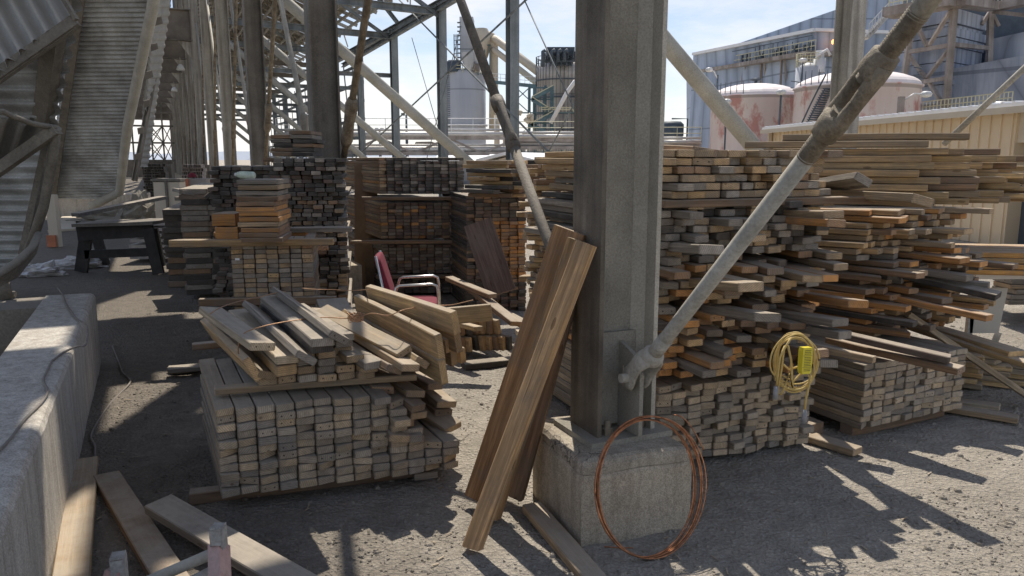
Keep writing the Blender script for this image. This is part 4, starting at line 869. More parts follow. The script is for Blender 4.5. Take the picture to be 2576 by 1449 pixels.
# ------------------------------------------------------------------ count what each board shows, then build
def build_boards():
    for b in BOARDS:
        if not b['lab']: continue
        b['lab'] = b['lab'].replace(', the ', ', ')

    vs, fs, own = [], [], []
    for i, b in enumerate(BOARDS):
        k = len(vs); x, y, z = b['s']*b['w']/2, b['n']*b['t']/2, b['d']
        for e in (b['E'], b['E']+b['d']*b['L']):
            for sx, sy in ((-1, -1), (1, -1), (1, 1), (-1, 1)): vs.append(e+x*sx+y*sy)
        for q in ((0, 1, 2, 3), (4, 7, 6, 5), (0, 4, 5, 1), (1, 5, 6, 2), (2, 6, 7, 3), (3, 7, 4, 0)): fs.append([k+j for j in q]); own.append(i)
    c = AB(2.98, 1.86); k = len(vs)                       # the front column and its pier hide some
    for o in ((c, .30, 0, .37), (c, .17, .37, 6)):
        k = len(vs)
        for zz in (o[2], o[3]):
            for sx, sy in ((-1, -1), (1, -1), (1, 1), (-1, 1)): vs.append(o[0]+B*o[1]*sx+A*o[1]*sy+Z*zz)
        for q in ((0, 1, 2, 3), (4, 7, 6, 5), (0, 4, 5, 1), (1, 5, 6, 2), (2, 6, 7, 3), (3, 7, 4, 0)): fs.append([k+j for j in q]); own.append(-1)
    bv = BVHTree.FromPolygons(vs, fs); cnt = [0]*len(BOARDS)
    for v in range(340, 1449, 4):
        for u in range(2, 2576, 4):
            h_ = bv.ray_cast(EYE, ray(u, v).normalized(), 30)
            if h_[2] is not None and own[h_[2]] >= 0: cnt[own[h_[2]]] += 1
    order = sorted(range(len(BOARDS)), key=lambda i: -(cnt[i]+(1000 if BOARDS[i]['lab'] and '%s' not in BOARDS[i]['lab'] and cnt[i] > 3 else 0)))
    order = [i for i in order if BOARDS[i]['lab']][:300]; top = set(order)
    g = MB(); used = {}; ns = 0
    for i, b in enumerate(BOARDS):
        if cnt[i] == 0 and b['lab'] is None: pass
        if i in top and cnt[i] > 0:
            gg = MB(); bmesh_board(gg, b); lb = b['lab']
            if '%s' in lb: lb = lb % TN.get(b['tone'], 'brown')
            grp = b['grp'] or 'lumber boards of the piles'
            if lb in used: print('DUP', lb)
            used[lb] = 1
            tag(gg.build('lumber_board', M['wood'], org=b['E']), lb, 'board', grp)
        elif cnt[i] > 0: bmesh_board(g, b); ns += 1
        else:
            if b['L'] > .5: bmesh_board(g, b)
    g.build('lumber_boards', M['wood'], kind='stuff', label='the many further weathered boards stacked in the lumber piles', cat='boards', org=(0, 0, 0))
    print('boards', len(BOARDS), 'visible', sum(1 for c in cnt if c), 'stuff visible', ns, 'smallest individual', min(cnt[i] for i in order))
build_boards()
SPL.build('wood_splinters', M['wood'], kind='stuff', org=(0, 0, 0), label='small wood splinters and chips scattered over the gravel', cat='splinters')
# ------------------------------------------------------------------ front column on its concrete pier
pa = R(19); px, py = V((math.cos(pa), math.sin(pa), 0)), V((-math.sin(pa), math.cos(pa), 0)); pc = G(1459, 1377)
W_, D_, PH = .55, .60, .385
def PP(x, y, z): return pc+px*x+py*y+Z*z
t = thing('concrete_pier', PP(W_/2, D_/2, 0), 'square stained concrete pier with cracked grout cap under the front column', 'pier')
def rough_box(g, x0, x1, y0, y1, z0, z1, c, n=10, amp=.004):
    prof = [(0, z0), (0, z1-c), (c*.4, z1-c*.3), (c, z1)]
    def ring(ins, z):
        pts = []
        for (ax, ay, bx, by) in ((x0, y0, x1, y0), (x1, y0, x1, y1), (x1, y1, x0, y1), (x0, y1, x0, y0)):
            for i in range(n):
                f = i/n; x, y = ax+(bx-ax)*f, ay+(by-ay)*f
                if i == 0: x += (.012 if x == x0 else -.012)*.5; y += (.012 if y == y0 else -.012)*.5
                x = min(max(x, x0+ins), x1-ins); y = min(max(y, y0+ins), y1-ins)
                o = noise.noise(V((x*7, y*7, z*7)))*amp; pts.append(g.pt(PP(x+o, y+o, z+noise.noise(V((x*5, y*5, 9)))*amp)))
        return pts
    zs = [(0, z0+(z1-c-z0)*i/8) for i in range(9)]+prof[2:]; rr_ = [ring(*q) for q in zs]; m = len(rr_[0])
    for a, b_ in zip(rr_, rr_[1:]):
        for k in range(m): g.face([a[k], a[(k+1) % m], b_[(k+1) % m], b_[k]])
    g.face(rr_[-1])
g = MB(); rough_box(g, 0, W_, 0, D_, -.02, PH-.06, .02); g.build('block', M['pier'], t)
g = MB(); rough_box(g, .004, W_-.006, .004, D_-.006, PH-.062, PH, .03, amp=.006); g.build('grout_cap', M['grout'], t)
ca = R(24.7); cx, cy = B, A; cc = PP(W_/2+.025, D_/2+.02, 0)
d_, b_, tf = .31, .25, .022
t = thing('steel_column', V((cc.x, cc.y, PH)), 'massive dust-caked H section column standing on the concrete pier in the foreground', 'steel column', 'thick H columns of the receding row')
def CP(x, y, z): return V((cc.x, cc.y, 0))+cx*x+cy*y+Z*z
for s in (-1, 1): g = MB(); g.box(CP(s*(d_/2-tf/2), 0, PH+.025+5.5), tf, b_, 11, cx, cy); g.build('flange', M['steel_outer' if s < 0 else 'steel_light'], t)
g = MB(); g.box(CP(0, .01, PH+.025+5.5), d_-2*tf+.002, .018, 11-.01, cx, cy); g.build('web', M['steel_near'], t)
g = MB()
g.prism([CP(d_/2-tf, -.05, PH+.03), CP(d_/2-tf-.045, .0, PH+.03), CP(d_/2-tf, .02, PH+.03)], Z*10.98)
g.build('fillet', M['steel_light'], t)
g = MB(); g.box(CP(0, 0, PH+.012), .43, .36, .026, cx, cy); g.build('base_plate', M['steel_near'], t)
g = MB(); g.box(CP(0, -.012, PH+.26), d_-2*tf-.03, .022, .44, cx, cy); sp_ = g.build('splice_plate', M['steel_near'], t)
for z in (.1, .2, .3, .4):
    g = MB(); g.lathe(CP(-.095, -.024, PH+z), [(.016, 0), (.016, .012), (.006, .014)], 6, ax=-cy, sm=False); g.build('bolt_head', M['rod'], sp_)
g = MB(); gy0 = -.02
g.prism([CP(.015, -.022, PH+.03), CP(.015, -.20, PH+.03), CP(.015, -.20, PH+.31), CP(.015, -.14, PH+.40), CP(.015, -.022, PH+.44)], cx*.02); g.build('gusset_plate', M['steel_near'], t)
for x, y in ((-.09, -.105), (.105, -.08), (-.09, .12), (.1, .12)):
    g = MB(); p = CP(x, y, PH+.026); g.lathe(p, [(.024, 0), (.024, .03), (.013, .032)], 6, sm=False); g.lathe(p, [(.0145, .0), (.0145, .062), (.012, .066), (.001, .066)], 12); g.build('anchor_bolt', M['rod'], t)
# tie rod with clevis and turnbuckle
pin = CP(.025, -.158, PH+.30); up_ = D(2345, -14, 2.0)
# rod runs up towards the previous column, in the plane of the row
rr0 = ray(2262, 95); kk = (pin.dot(B)+.0-EYE.dot(B))/rr0.dot(B); tp = EYE+rr0*kk
rd = (tp-pin).normalized(); ro = frame(rd, cx); sx = cx.copy()
t = thing('brace_rod', pin, 'thick dusty tie rod rising to the right from the front column, with big threaded turnbuckle', 'tie rod')
Lr = (EYE+ray(2345, -5)*((pin.dot(B))/ray(2345, -5).dot(B))-pin).length
def on(u, v):
    r = ray(u, v); n_ = rd.cross(B).cross(rd) if False else B
    q = EYE+r*((pin.dot(B))/r.dot(B)); return (q-pin).dot(rd)
sA, sB = on(2062, 330), on(2215, 118); rr = .030
def thr(g, s0, s1, r):
    n_ = int((s1-s0)/.0085); pts = []; rs = []
    for i in range(n_+1):
        for f, q in ((0, r*.93), (.5, r*1.06)): pts.append(pin+rd*(s0+(i+f)*.0085)); rs.append(q)
    g.tube(pts, rs, 20)
g = MB(); g.tube([pin+rd*.19, pin+rd*.22, pin+rd*(sA-.09)], [rr*.96, rr, rr], 24); g.tube([pin+rd*(sB+.12), pin+rd*(Lr+1.6)], [rr, rr], 24); g.build('rod', M['rod_clean'], t)
g = MB(); thr(g, sA-.10, sA+.10, rr*1.02); thr(g, sB-.10, sB+.13, rr*1.02); g.build('thread', M['rod'], t)
g = MB(); g.tube([pin+rd*.17, pin+rd*.30], [rr*1.1, rr*1.1], 20); g.build('sleeve', M['rod_clean'], t)
# turnbuckle: two end bosses joined by two side bars
bx = cx; bn = rd.cross(bx).normalized()
def turnbuckle(g, pin, rd, bx, bn, sA, sB, r, k=1.0):
    for s0, s1, sg in ((sA, sA+.07, 1), (sB-.07, sB, -1)):
        a_, b2 = (s0, s1) if sg > 0 else (s1, s0)
        n_ = 20; prev = None; stn = ((a_-.008*sg, .6, .6), (a_, .93, .93), (a_+.04*sg, 1.02, 1.0), (a_+.07*sg, 1.3, .9), (a_+.085*sg, 1.1, .6))
        for s_, wx, wn in stn:
            ring = [g.pt(pin+rd*s_+bx*math.cos(6.2832*j/n_)*r*1.5*wx*k+bn*math.sin(6.2832*j/n_)*r*1.5*wn*k) for j in range(n_)]
            if prev:
                for j in range(n_): g.face([prev[j], prev[(j+1) % n_], ring[(j+1) % n_], ring[j]], sm=True)
            prev = ring
        g.face(prev)
    for sg in (-1, 1):
        pts = [pin+rd*(sA+.03)+bx*sg*r*.8*k, pin+rd*(sA+.07)+bx*sg*r*1.16*k, pin+rd*((sA+sB)/2)+bx*sg*r*1.24*k, pin+rd*(sB-.07)+bx*sg*r*1.16*k, pin+rd*(sB-.03)+bx*sg*r*.8*k]
        g.tube(pts, [r*.9*k, r*.84*k, r*.74*k, r*.84*k, r*.9*k], 16)
bx2 = (bx*.35+bn*.94).normalized(); bn2 = rd.cross(bx2).normalized()
g = MB(); turnbuckle(g, pin, rd, bx2, bn2, sA, sB, rr); g.build('turnbuckle', M['rod'], t)
# clevis: a boss and two curved jaws over the gusset plate
def jaw(g, sg):
    pts = [(.19, .0, .044), (.15, .034, .046), (.11, .050, .040), (.055, .044, .042), (.0, .038, .055), (-.03, .036, .052), (-.052, .035, .028)]
    n_ = 10; prev = None; dn = rd.cross(cx).normalized()
    for s_, off, hw in pts:
        c_ = pin+rd*s_+cx*sg*(off+.002); th = .013 if s_ < .12 else .022
        ring = [g.pt(c_+dn*hw*math.cos(6.2832*j/n_)+cx*th*math.sin(6.2832*j/n_)) for j in range(n_)]
        if prev:
            for j in range(n_): g.face([prev[j], prev[(j+1) % n_], ring[(j+1) % n_], ring[j]], sm=True)
        prev = ring
    g.face(prev)
g = MB(); jaw(g, 1); jaw(g, -1); g.tube([pin+rd*.125, pin+rd*.15, pin+rd*.185, pin+rd*.20], [.034, .052, .048, .036], 18); g.build('clevis', M['rod_clean'], t)
g = MB(); g.tube([pin-cx*.085, pin+cx*.07], .021, 14); g.build('pin', M['rod_clean'], t)
g = MB(); g.tube([pin-cx*.072+Z*.06, pin-cx*.072-Z*.028, pin-cx*.078-Z*.034], .0022, 6); g.build('cotter', M['rod'], t)
# the other rod, leaning away from the pier behind the column
base2 = CP(.0, .16, PH+.25); r1 = ray(1262, 285); tp2 = EYE+r1*((base2.dot(B))/r1.dot(B)); rd2 = (tp2-base2).normalized()
t = thing('brace_rod', base2, 'dark dust-caked tie rod leaning left across the sky, with turnbuckle, left of the front column', 'tie rod')
def on2(u, v): r = ray(u, v); return (EYE+r*((base2.dot(B))/r.dot(B))-base2).dot(rd2)
sA2, sB2 = on2(1296, 368), on2(1243, 262)
g = MB(); g.tube([base2+rd2*.1, base2+rd2*sA2], .029, 16); g.tube([base2+rd2*sB2, base2+rd2*(on2(1135, -30)+1)], .029, 16); g.build('rod', M['rod_dark'], t)
g = MB(); b3 = (bx*.25+rd2.cross(bx).normalized()*.97).normalized(); turnbuckle(g, base2, rd2, b3, rd2.cross(b3).normalized(), sA2, sB2, .030, .95); g.build('turnbuckle', M['rod_dark'], t)

# ------------------------------------------------------------------ copper tube coil leaning on the pier
cb, ct = G(1640, 1405, .01), PP(.30, -.01, PH+.17)
ce = (cb+ct)/2; uy = (ct-cb).normalized(); hh = (ct-cb).length/2; ux = V((math.cos(R(12)), math.sin(R(12)), 0)); hw = .232
g = MB(); rr_ = random.Random(4)
for k in range(9):
    a0 = rr_.uniform(0, 6.28); dx, dy, sc, tl = rr_.uniform(-.008, .012), rr_.uniform(-.006, .006), rr_.uniform(.965, 1.03), rr_.uniform(-.02, .02)
    if k == 8: sc, dx = .96, -.022
    un = ux.cross(uy); g.tube([ce+ux*(math.cos(a0+6.2832*i/64)*hw*sc*(1+.012*math.sin(3*i/64*6.28+k))+dx)+uy*(math.sin(a0+6.2832*i/64)*hh*min(sc, 1.0)+dy)+un*(.008*math.sin(a0*2+i/64*6.2832*2)+(k-4)*.0042+tl*math.cos(a0+6.2832*i/64)*.6) for i in range(65)], .0031, 6)
q = G(1520, 1375, .012); g.tube([q, q+V((.06, -.01, .0)), q+V((.12, -.02, .005))], .0031, 6)
g.tube([ce+ux*(.13+.13*i/14)+uy*(hh*.98-.16*(i/14)**2)+V((0, .02, .0)) for i in range(15)], .0031, 6)
tag(g.build('copper_coil', M['copper']), 'large loose coil of shiny copper tubing leaning against the concrete pier', 'copper coil')

# ------------------------------------------------------------------ yellow extension cord hung on a board end
yc = 3.36
t = thing('extension_cord', D(2003, 935, yc), 'coiled yellow extension cord hanging on a protruding board end, with yellow switch box', 'extension cord')
g = MB(); rr_ = random.Random(8)
def cl(pts, yoff=0): return [D(u, v, yc+yoff) for u, v in pts]
for k in range(7):
    cu, cv = 2003+rr_.uniform(-5, 5), 903+rr_.uniform(-5, 8)+k*2; ru, rv = 54+rr_.uniform(-8, 5), 70+rr_.uniform(-10, 4); pts = []
    for i in range(41):
        a = 6.2832*i/40; sh = 1-.12*math.sin(a)*(1 if math.sin(a) < 0 else 0)
        pts.append(D(cu+ru*math.cos(a)*sh+3.5*math.sin(2.6*a+k*1.7), cv-rv*math.sin(a), yc-.03+.012*k+.02*math.sin(a+k)))
    g.tube(pts, .0039, 7, caps=False)
g.tube(cl([(1975, 870), (1962, 900), (1957, 940), (1953, 975)], -.05), .0052, 7)
g.tube(cl([(1990, 850), (1972, 880), (1966, 930), (1960, 962), (1955, 990), (1965, 992), (1975, 972), (1985, 940), (1994, 975), (1990, 905), (1982, 870)], -.045), .0052, 7)
g.tube(cl([(2038, 935), (2036, 965), (2028, 1000), (2024, 1035)], -.06), .0052, 7)
g.tube(cl([(1968, 915), (1985, 930), (2010, 922), (2030, 900)], -.03), .0052, 7); g.tube(cl([(1970, 945), (1995, 960), (2020, 935), (2040, 912)], -.035), .0052, 7)
g.build('cable', M['yellow'], t)
bxu, bxv = 2031, 908; c_ = D(bxu, bxv, yc-.085); hx = V((.93, .33, -.03)).normalized(); hz = V((0, .03, 1)); hy = hx.cross(hz)
hz = hy.cross(hx)*-1 if hy.cross(hx).z < 0 else hy.cross(hx)
g = MB(); hgt = .118; pr_ = [(-.5, .36), (-.44, .5), (.44, .5), (.5, .38), (.5, -.38), (.40, -.5), (-.40, -.5), (-.5, -.36)]
g.prism([c_+hz*(y_*hgt)+hx*(x_*.052) for x_, y_ in pr_][::-1], hy*.03 if hy.y > 0 else -hy*.03)
box = g.build('switch_box', M['yellow_box'], t)
fy = -(hy if hy.y > 0 else -hy)
g = MB()
rr2 = random.Random(1)
for r in range(13):
    if r in (3, 10): g.box(c_+hz*(.046-r*.0075)+fy*.0012, .05, .0006, .0012, hx, fy, hz); continue
    x = -.017
    while x < .016:
        l_ = rr2.uniform(.0022, .006); g.box(c_+hz*(.046-r*.0075)+hx*(x+l_/2)+fy*.0012, l_, .0006, .0026, hx, fy, hz); x += l_+.0018
g.build('printed_text', M['black'], box)
g = MB(); g.tube([D(1952, 972, yc-.06), D(1950, 1003, yc-.06)], [.010, .012], 12); g.build('plug', M['greyplug'], t)
g = MB(); q0, q1 = D(2025, 1030, yc-.06), D(2022, 1064, yc-.06); g.tube([q0, q0.lerp(q1, .4), q1], [.006, .012, .013], 12); g.build('plug', M['greyplug'], t)

# ------------------------------------------------------------------ red stacking chair behind the front pile
def seg(g, pts, r, n=8): g.tube(pts, r, n)
yh = 6.6; s0 = D(1040, 760, yh); zs = s0.z
t = thing('red_chair', V((s0.x, s0.y, 0)), 'red upholstered armchair with shiny metal frame behind the fanned boards', 'chair')
fx = V((.996, .08, 0)); sd = V((-.08, .996, 0))     # the chair faces right, a little towards us
def CH(f, s, z): return V((s0.x, s0.y, 0))+fx*f+sd*s+Z*z
def pad(g, c, ax, ay, az, hx_, hy_, hz_, n=24, m=8, e=.35):
    rings = []
    for i in range(m+1):
        ph = -math.pi/2+math.pi*i/m; cz = math.copysign(abs(math.sin(ph))**e, math.sin(ph)); cr = abs(math.cos(ph))**e
        rings.append([g.pt(c+ax*hx_*cr*math.copysign(abs(math.cos(6.2832*k/n))**e, math.cos(6.2832*k/n))+ay*hy_*cr*math.copysign(abs(math.sin(6.2832*k/n))**e, math.sin(6.2832*k/n))+az*hz_*cz) for k in range(n)])
    for a, b2 in zip(rings, rings[1:]):
        for k in range(n): g.face([a[k], a[(k+1) % n], b2[(k+1) % n], b2[k]], sm=True)
sh = zs-.02
g = MB(); pad(g, CH(0, 0, sh), fx, sd, Z, .22, .22, .045); g.build('seat', M['red'], t)
ba = (Z*.95-fx*.28).normalized(); bnn = ba.cross(sd)
g = MB(); pad(g, CH(-.24, 0, sh+.26), sd, ba, bnn, .20, .20, .03); g.build('backrest', M['red'], t)
for s in (-.24, .24):
    g = MB(); seg(g, [CH(-.18, s, sh-.02), CH(-.19, s, sh+.0), CH(-.13, s, sh+.19), CH(-.10, s, sh+.205), CH(.17, s, sh+.215), CH(.21, s, sh+.2), CH(.22, s, sh+.14), CH(.235, s, .01)], .0115); g.build('armrest', M['chrome'], t)
    g = MB(); seg(g, [CH(-.35, s, 0.01), CH(-.18, s, sh-.02)], .0115); g.build('leg', M['chrome'], t)
    g = MB(); seg(g, [CH(-.2, s*.85, sh-.02), CH(-.2, s*.85, sh)+ba*.08, CH(-.24, s*.85, sh+.26)+ba*.2], .0115); g.build('back_frame', M['chrome'], t)

# ------------------------------------------------------------------ black sawhorse table on the left
p = G(300, 695); ys = p.y; ft = hd(3)
t = thing('work_trestle', p, 'black timber trestle table with long boards on it beside the corridor', 'trestle')
def TR(u, v, y): return D(u, v, y)
yt = 8.6
for i, (u0, v0, u1, v1, ya, w) in enumerate(((222, 600, 203, 672, 11.2, .18), (372, 570, 398, 668, 11.0, .16), (238, 585, 262, 640, 11.9, .15), (385, 575, 402, 640, 11.8, .15))):
    g = MB(); a = D(u0, v0, ya); b2 = D(u1, v1, ya); g.bar(V((b2.x, ya, 0.01)), V((a.x, ya, D(u0, 575, ya).z)), w, .05, (0, 1, 0)); g.build('leg', M['black_timber'], t)
g = MB(); g.bar(D(196, 588, 11.1), D(385, 578, 11.1), .05, .2); g.build('rail', M['black_timber'], t)
g = MB(); g.bar(D(215, 640, 11.2), D(382, 634, 11.2), .05, .12); g.build('lower_rail', M['black_timber'], t)
g = MB(); a, b2 = D(192, 566, 11.1), D(390, 560, 11.1)
for j in range(3): g.bar(a+V((0, j*.26, 0)), b2+V((.02, j*.26, 0)), .25, .045)
g.build('tabletop', M['gdark'], t)
for i, (p0, p1, w, tn, lb) in enumerate((((190, 541, 10.8), (410, 497, 12.2), .17, M['wood'], 'long dusty board lying slanted on the black trestle table'),)):
    g = MB(); g.bar(D(*p0), D(*p1), w, .05, tone=(.26, .24, .21)); tag(g.build('lumber_board', tn), lb, 'board', 'lumber boards of the piles')

# ------------------------------------------------------------------ red trestle parts at the bottom edge
t = thing('folding_trestle', G(430, 1500), 'faded red trestle with toothed metal leg brackets at the bottom edge', 'trestle')
def PX(u, v, y): return D(u, v, y)
yb = 2.05
g = MB(); g.bar(PX(556, 1560, yb-.18), PX(551, 1372, yb), .038, .05, (0, 1, 0)); g.build('leg', M['pinkwood'], t)
g = MB(); g.bar(PX(262, 1560, yb+.02), PX(292, 1432, yb+.06), .045, .05, (0, 1, 0)); g.build('leg', M['pinkwood'], t)
def bracket(c, x, z, y, sc=1.0):
    g = MB(); w, h, dpt = .028*sc, .055*sc, .022*sc
    for s in (-1, 1):
        g.box(c+x*s*w*.55, .0022, dpt*2, h, x, y, z)
    g.box(c-y*dpt, w*1.1, .0022, h*.8, x, y, z); g.box(c+z*h*.45, w*1.15, dpt*2.0, .0024, x, y, z)
    for i in range(7): g.prism([c+z*h*.47+x*w*(-.55+i*.16)-y*dpt, c+z*h*.47+x*w*(-.55+i*.16+.15)-y*dpt, c+z*h*.60+x*w*(-.55+i*.16+.075)-y*dpt], y*.003)
    g.box(c+x*w*.6-z*h*.35, .003, dpt*1.7, h*1.5, x, y, z)
    return g
bracket(PX(549, 1345, yb-.01), V((1, 0, 0)), Z, V((0, 1, 0)), 1.0).build('leg_bracket', M['galv'], t)
bracket(PX(298, 1420, yb+.06), V((.95, .3, 0)), Z, V((-.3, .95, 0)), 1.15).build('leg_bracket', M['galv'], t)
g = MB(); g.tube([PX(545, 1388, yb+.05), PX(355, 1470, yb-.02)], .0165, 12); g.build('crossbar', M['rod_clean'], t)
g = MB(); g.tube([PX(560, 1420, yb+.02), PX(400, 1500, yb-.05)], .012, 12); g.build('crossbar', M['galv'], t)

# ------------------------------------------------------------------ wires and cords
def wire(name, pts, r, mat, lab, cat='wire', closed=False):
    P_ = [V(q) for q in pts]; out = []                       # smooth through the points
    for i in range(len(P_)-1):
        a, b2, c2, d4 = P_[max(i-1, 0)], P_[i], P_[i+1], P_[min(i+2, len(P_)-1)]
        for k in range(6):
            f = k/6; out.append(.5*((2*b2)+(-a+c2)*f+(2*a-5*b2+4*c2-d4)*f*f+(-a+3*b2-3*c2+d4)*f**3))
    out.append(P_[-1]); g = MB(); g.tube(out, r, 6); return tag(g.build(name, mat), lab, cat)
def w8(l): return [G(*z8(X, Y), z) for X, Y, z in l]
wire('copper_wire', w8([(408, 520, .70), (412, 430, .78), (440, 365, .83), (560, 320, .85), (740, 285, .86), (930, 265, .85), (1060, 270, .83), (1130, 265, .85), (1230, 240, .87), (1330, 252, .87), (1440, 215, .90), (1600, 192, .80), (1720, 188, .78), (1850, 158, .75)]), .0028, M['wire'], 'thin rusty wire lying across the loose boards of the front pile')
wire('copper_wire', w8([(235, 245, .86), (300, 205, .88), (420, 165, .86), (540, 140, .86), (650, 112, .9), (700, 105, .85)]), .0026, M['wire'], 'thin wire looped over the upper left board ends of the front pile')
wire('copper_wire', w8([(800, 85, .75), (870, 92, .74), (1000, 95, .74), (1110, 100, .8), (1220, 92, .93)]), .0026, M['wire'], 'thin wire stretched between the middle pile and the yellow boards')
g = MB(); rr_ = random.Random(6); kc = G(*z8(1130, 265), .86); pts = []
for i in range(70): pts.append(kc+V((math.sin(i*.9)*.035+rr_.uniform(-.012, .012), math.cos(i*.53)*.02, math.sin(i*1.3+1)*.022+rr_.uniform(-.008, .008))))
g.tube(pts, .002, 5); tag(g.build('wire_knot', M['wire']), 'tangled knot of rusty wire on top of the fanned boards', 'wire')
g = MB(); kc = D(812, 624, 6.1); pts = [kc+V((math.sin(i*.8)*.045, math.cos(i*.5)*.02, math.sin(i*1.4)*.018)) for i in range(40)]
g.tube(pts, .003, 5); tag(g.build('wire_knot', M['wire']), 'small tangle of rusty wire on the crosswise board of the middle left pile', 'wire')
c4 = lambda X, Y: ((X/2.588)*.9583, (400+Y/2.588)*.9583); c7 = lambda X, Y: ((X/2.368)*.9583, (900+Y/2.368)*.9583)
KT = KZ+.008
wire('cord', [G(*c4(X, Y), KT) for X, Y in ((392, 922), (425, 965), (450, 1030), (490, 1090), (520, 1130), (580, 1170), (596, 1220), (590, 1280), (572, 1315), (520, 1320), (430, 1360), (365, 1410))]
     +[G(*c7(X, Y), KT) for X, Y in ((325, 110), (285, 190), (270, 240), (298, 300), (250, 380), (150, 480), (60, 600), (-60, 720))], .006, M['cord'], 'dusty flexible cord winding along the top of the concrete kerb', 'cord')
wire('cord', [G(*c7(X, Y), .01) for X, Y in ((700, 20), (740, 120), (760, 180), (805, 225), (800, 260), (700, 360), (640, 440), (600, 500), (565, 580), (590, 640), (590, 700), (580, 800), (560, 860))], .0075, M['cord'], 'dusty cord snaking over the gravel beside the concrete kerb', 'cord')
# ------------------------------------------------------------------ sheets, bottle, bags, bins
def panel(pts, th, mat, name, lb, cat, **k):
    g = MB(); n_ = (V(pts[1])-V(pts[0])).cross(V(pts[3])-V(pts[0])).normalized(); g.prism(pts, n_*th); return tag(g.build(name, mat, **k), lb, cat)
q = lambda u, v, y: D(u, v, y)
panel([G(893, 722), G(950, 722), V((G(950, 722).x, G(950, 722).y+.25, 0))*1+Z*D(952, 414, G(950, 722).y+.25).z, V((G(893, 722).x, G(893, 722).y+.25, 0))+Z*D(893, 414, G(893, 722).y+.25).z], .02, M['ply'], 'plywood_sheet', 'tall narrow brown plywood sheet leaning at the left side of the central bundles', 'plywood sheet')
a = G(925, 730); panel([a, G(958, 730), V((G(958, 730).x-.1, a.y-.02, .66)), V((a.x-.05, a.y-.02, .66))], .02, M['ply'], 'plywood_sheet', 'lower dark plywood piece in front of the tall sheet beside the red chair', 'plywood sheet')
c_ = D(655, 443, 6.9); t = thing('plastic_bottle', c_, 'clear green plastic bottle lying on the tall dark pile', 'bottle')
ax_ = V((.95, -.25, -.05)).normalized(); g = MB(); g.lathe(c_-ax_*.06, [(.001, 0), (.028, .002), (.035, .012), (.035, .13), (.026, .165), (.013, .18), (.013, .195), (.001, .196)], 20, ax=-ax_); g.build('body', M['glass_plastic'], t)
g = MB(); g.lathe(c_-ax_*.255, [(.001, 0), (.016, .0), (.016, .02), (.001, .02)], 12, ax=ax_); g.build('cap', M['white'], t)
def crumple(c, rx, ry, rz, seed, mat, lb, name='plastic_bag', cat='plastic bag'):
    g = MB(); n_, m_ = 22, 12; rings = []
    for i in range(m_+1):
        ph = math.pi/2*i/m_; rings.append([])
        for k in range(n_):
            a = 6.2832*k/n_; d_ = V((math.cos(a)*math.cos(ph), math.sin(a)*math.cos(ph), math.sin(ph)))
            f = 1+.55*noise.noise(d_*2.3+V((seed, 0, 0)))+.3*noise.noise(d_*6+V((seed, 3, 0)))
            rings[-1].append(g.pt(c+V((d_.x*rx*f, d_.y*ry*f, max(0, d_.z*rz*f)))))
    for a, b2 in zip(rings, rings[1:]):
        for k in range(n_): g.face([a[k], a[(k+1) % n_], b2[(k+1) % n_], b2[k]])
    tag(g.build(name, mat), lb, cat)
crumple(G(95, 690), .38, .3, .14, 1, M['film'], 'crumpled clear plastic sheet on the ground behind the kerb, left')
crumple(G(195, 672), .42, .25, .13, 5, M['film'], 'crumpled plastic bag beside the left leg of the black trestle')
crumple(G(235, 655), .22, .2, .15, 9, M['film'], 'small dark crumpled bag under the black trestle')
# boxes / carts farther in
t = thing('cardboard_bin', G(418, 540), 'large dusty grey crate standing in the corridor behind the trestle', 'crate')
yy = 17; a, b2 = D(386, 470, yy), D(452, 470, yy); g = MB(); g.box(((a.x+b2.x)/2, yy+.3, D(400, 458, yy).z/2), b2.x-a.x, .6, D(400, 458, yy).z); g.build('box', M['beige2'], t)
g = MB(); zz = D(400, 455, yy).z; g.box(((a.x+b2.x)/2, yy+.3, zz+.02), b2.x-a.x+.08, .66, .05); g.box(((a.x+b2.x)/2, yy-.02, zz*.5), .05, .04, zz); g.build('lid', M['rib'], t)
t = thing('orange_cart', D(500, 470, 16), 'low orange edged cart with red cap on top behind the dark planks', 'cart')
yy = 16; a, b2 = D(470, 470, yy), D(520, 470, yy); zz = D(490, 450, yy).z; g = MB(); g.box(((a.x+b2.x)/2, yy+.3, zz/2), b2.x-a.x, .6, zz); g.build('body', M['rust'], t)
g = MB(); g.box((a.x+.02, yy-.02, zz/2), .06, .03, zz); g.build('edge', plain('orange_paint', (.45, .14, .07), .6), t)
g = MB(); g.lathe(D(484, 446, yy+.1), [(.08, 0), (.08, .05), (.04, .09), (.001, .1)], 14); tag(g.build('red_hat', M['red']), 'small red hat lying on the orange edged cart', 'hat')
# racks of end-on profiles in the corridor
for i, (u0, u1, v0, v1, yy, lb) in enumerate(((362, 424, 412, 500, 30, 'left stack of end-on dark profiles in the corridor distance'), (463, 517, 414, 478, 24, 'right stack of end-on dark profiles beside the far columns'))):
    a, b2 = D(u0, v0, yy), D(u1, v1, yy); t = thing('profile_stack', V(((a.x+b2.x)/2, yy, 0)), lb, 'profile stack')
    g = MB(); nx_, nz_ = 9, 14; w_, h_ = (b2.x-a.x)/nx_, (a.z-0)/nz_
    for r in range(nz_):
        for c in range(nx_):
            x = a.x+(c+.5)*w_; z = (r+.5)*h_; yo = rl.uniform(-.1, .1)
            for sx_, sz_, ww, hh_ in ((0, .46, .95, .12), (0, -.46, .95, .12), (-.46, 0, .12, .9), (.46, 0, .12, .9)): g.box((x+sx_*w_, yy+yo, z+sz_*h_), w_*ww, .3, h_*hh_)
    g.build('profile', M['rust'] if i else M['steel_dark'], t)
    g = MB(); g.box(((a.x+b2.x)/2, yy+.6, a.z/2), b2.x-a.x-.02, .3, a.z-.02); g.build('core', M['gdark'], t)
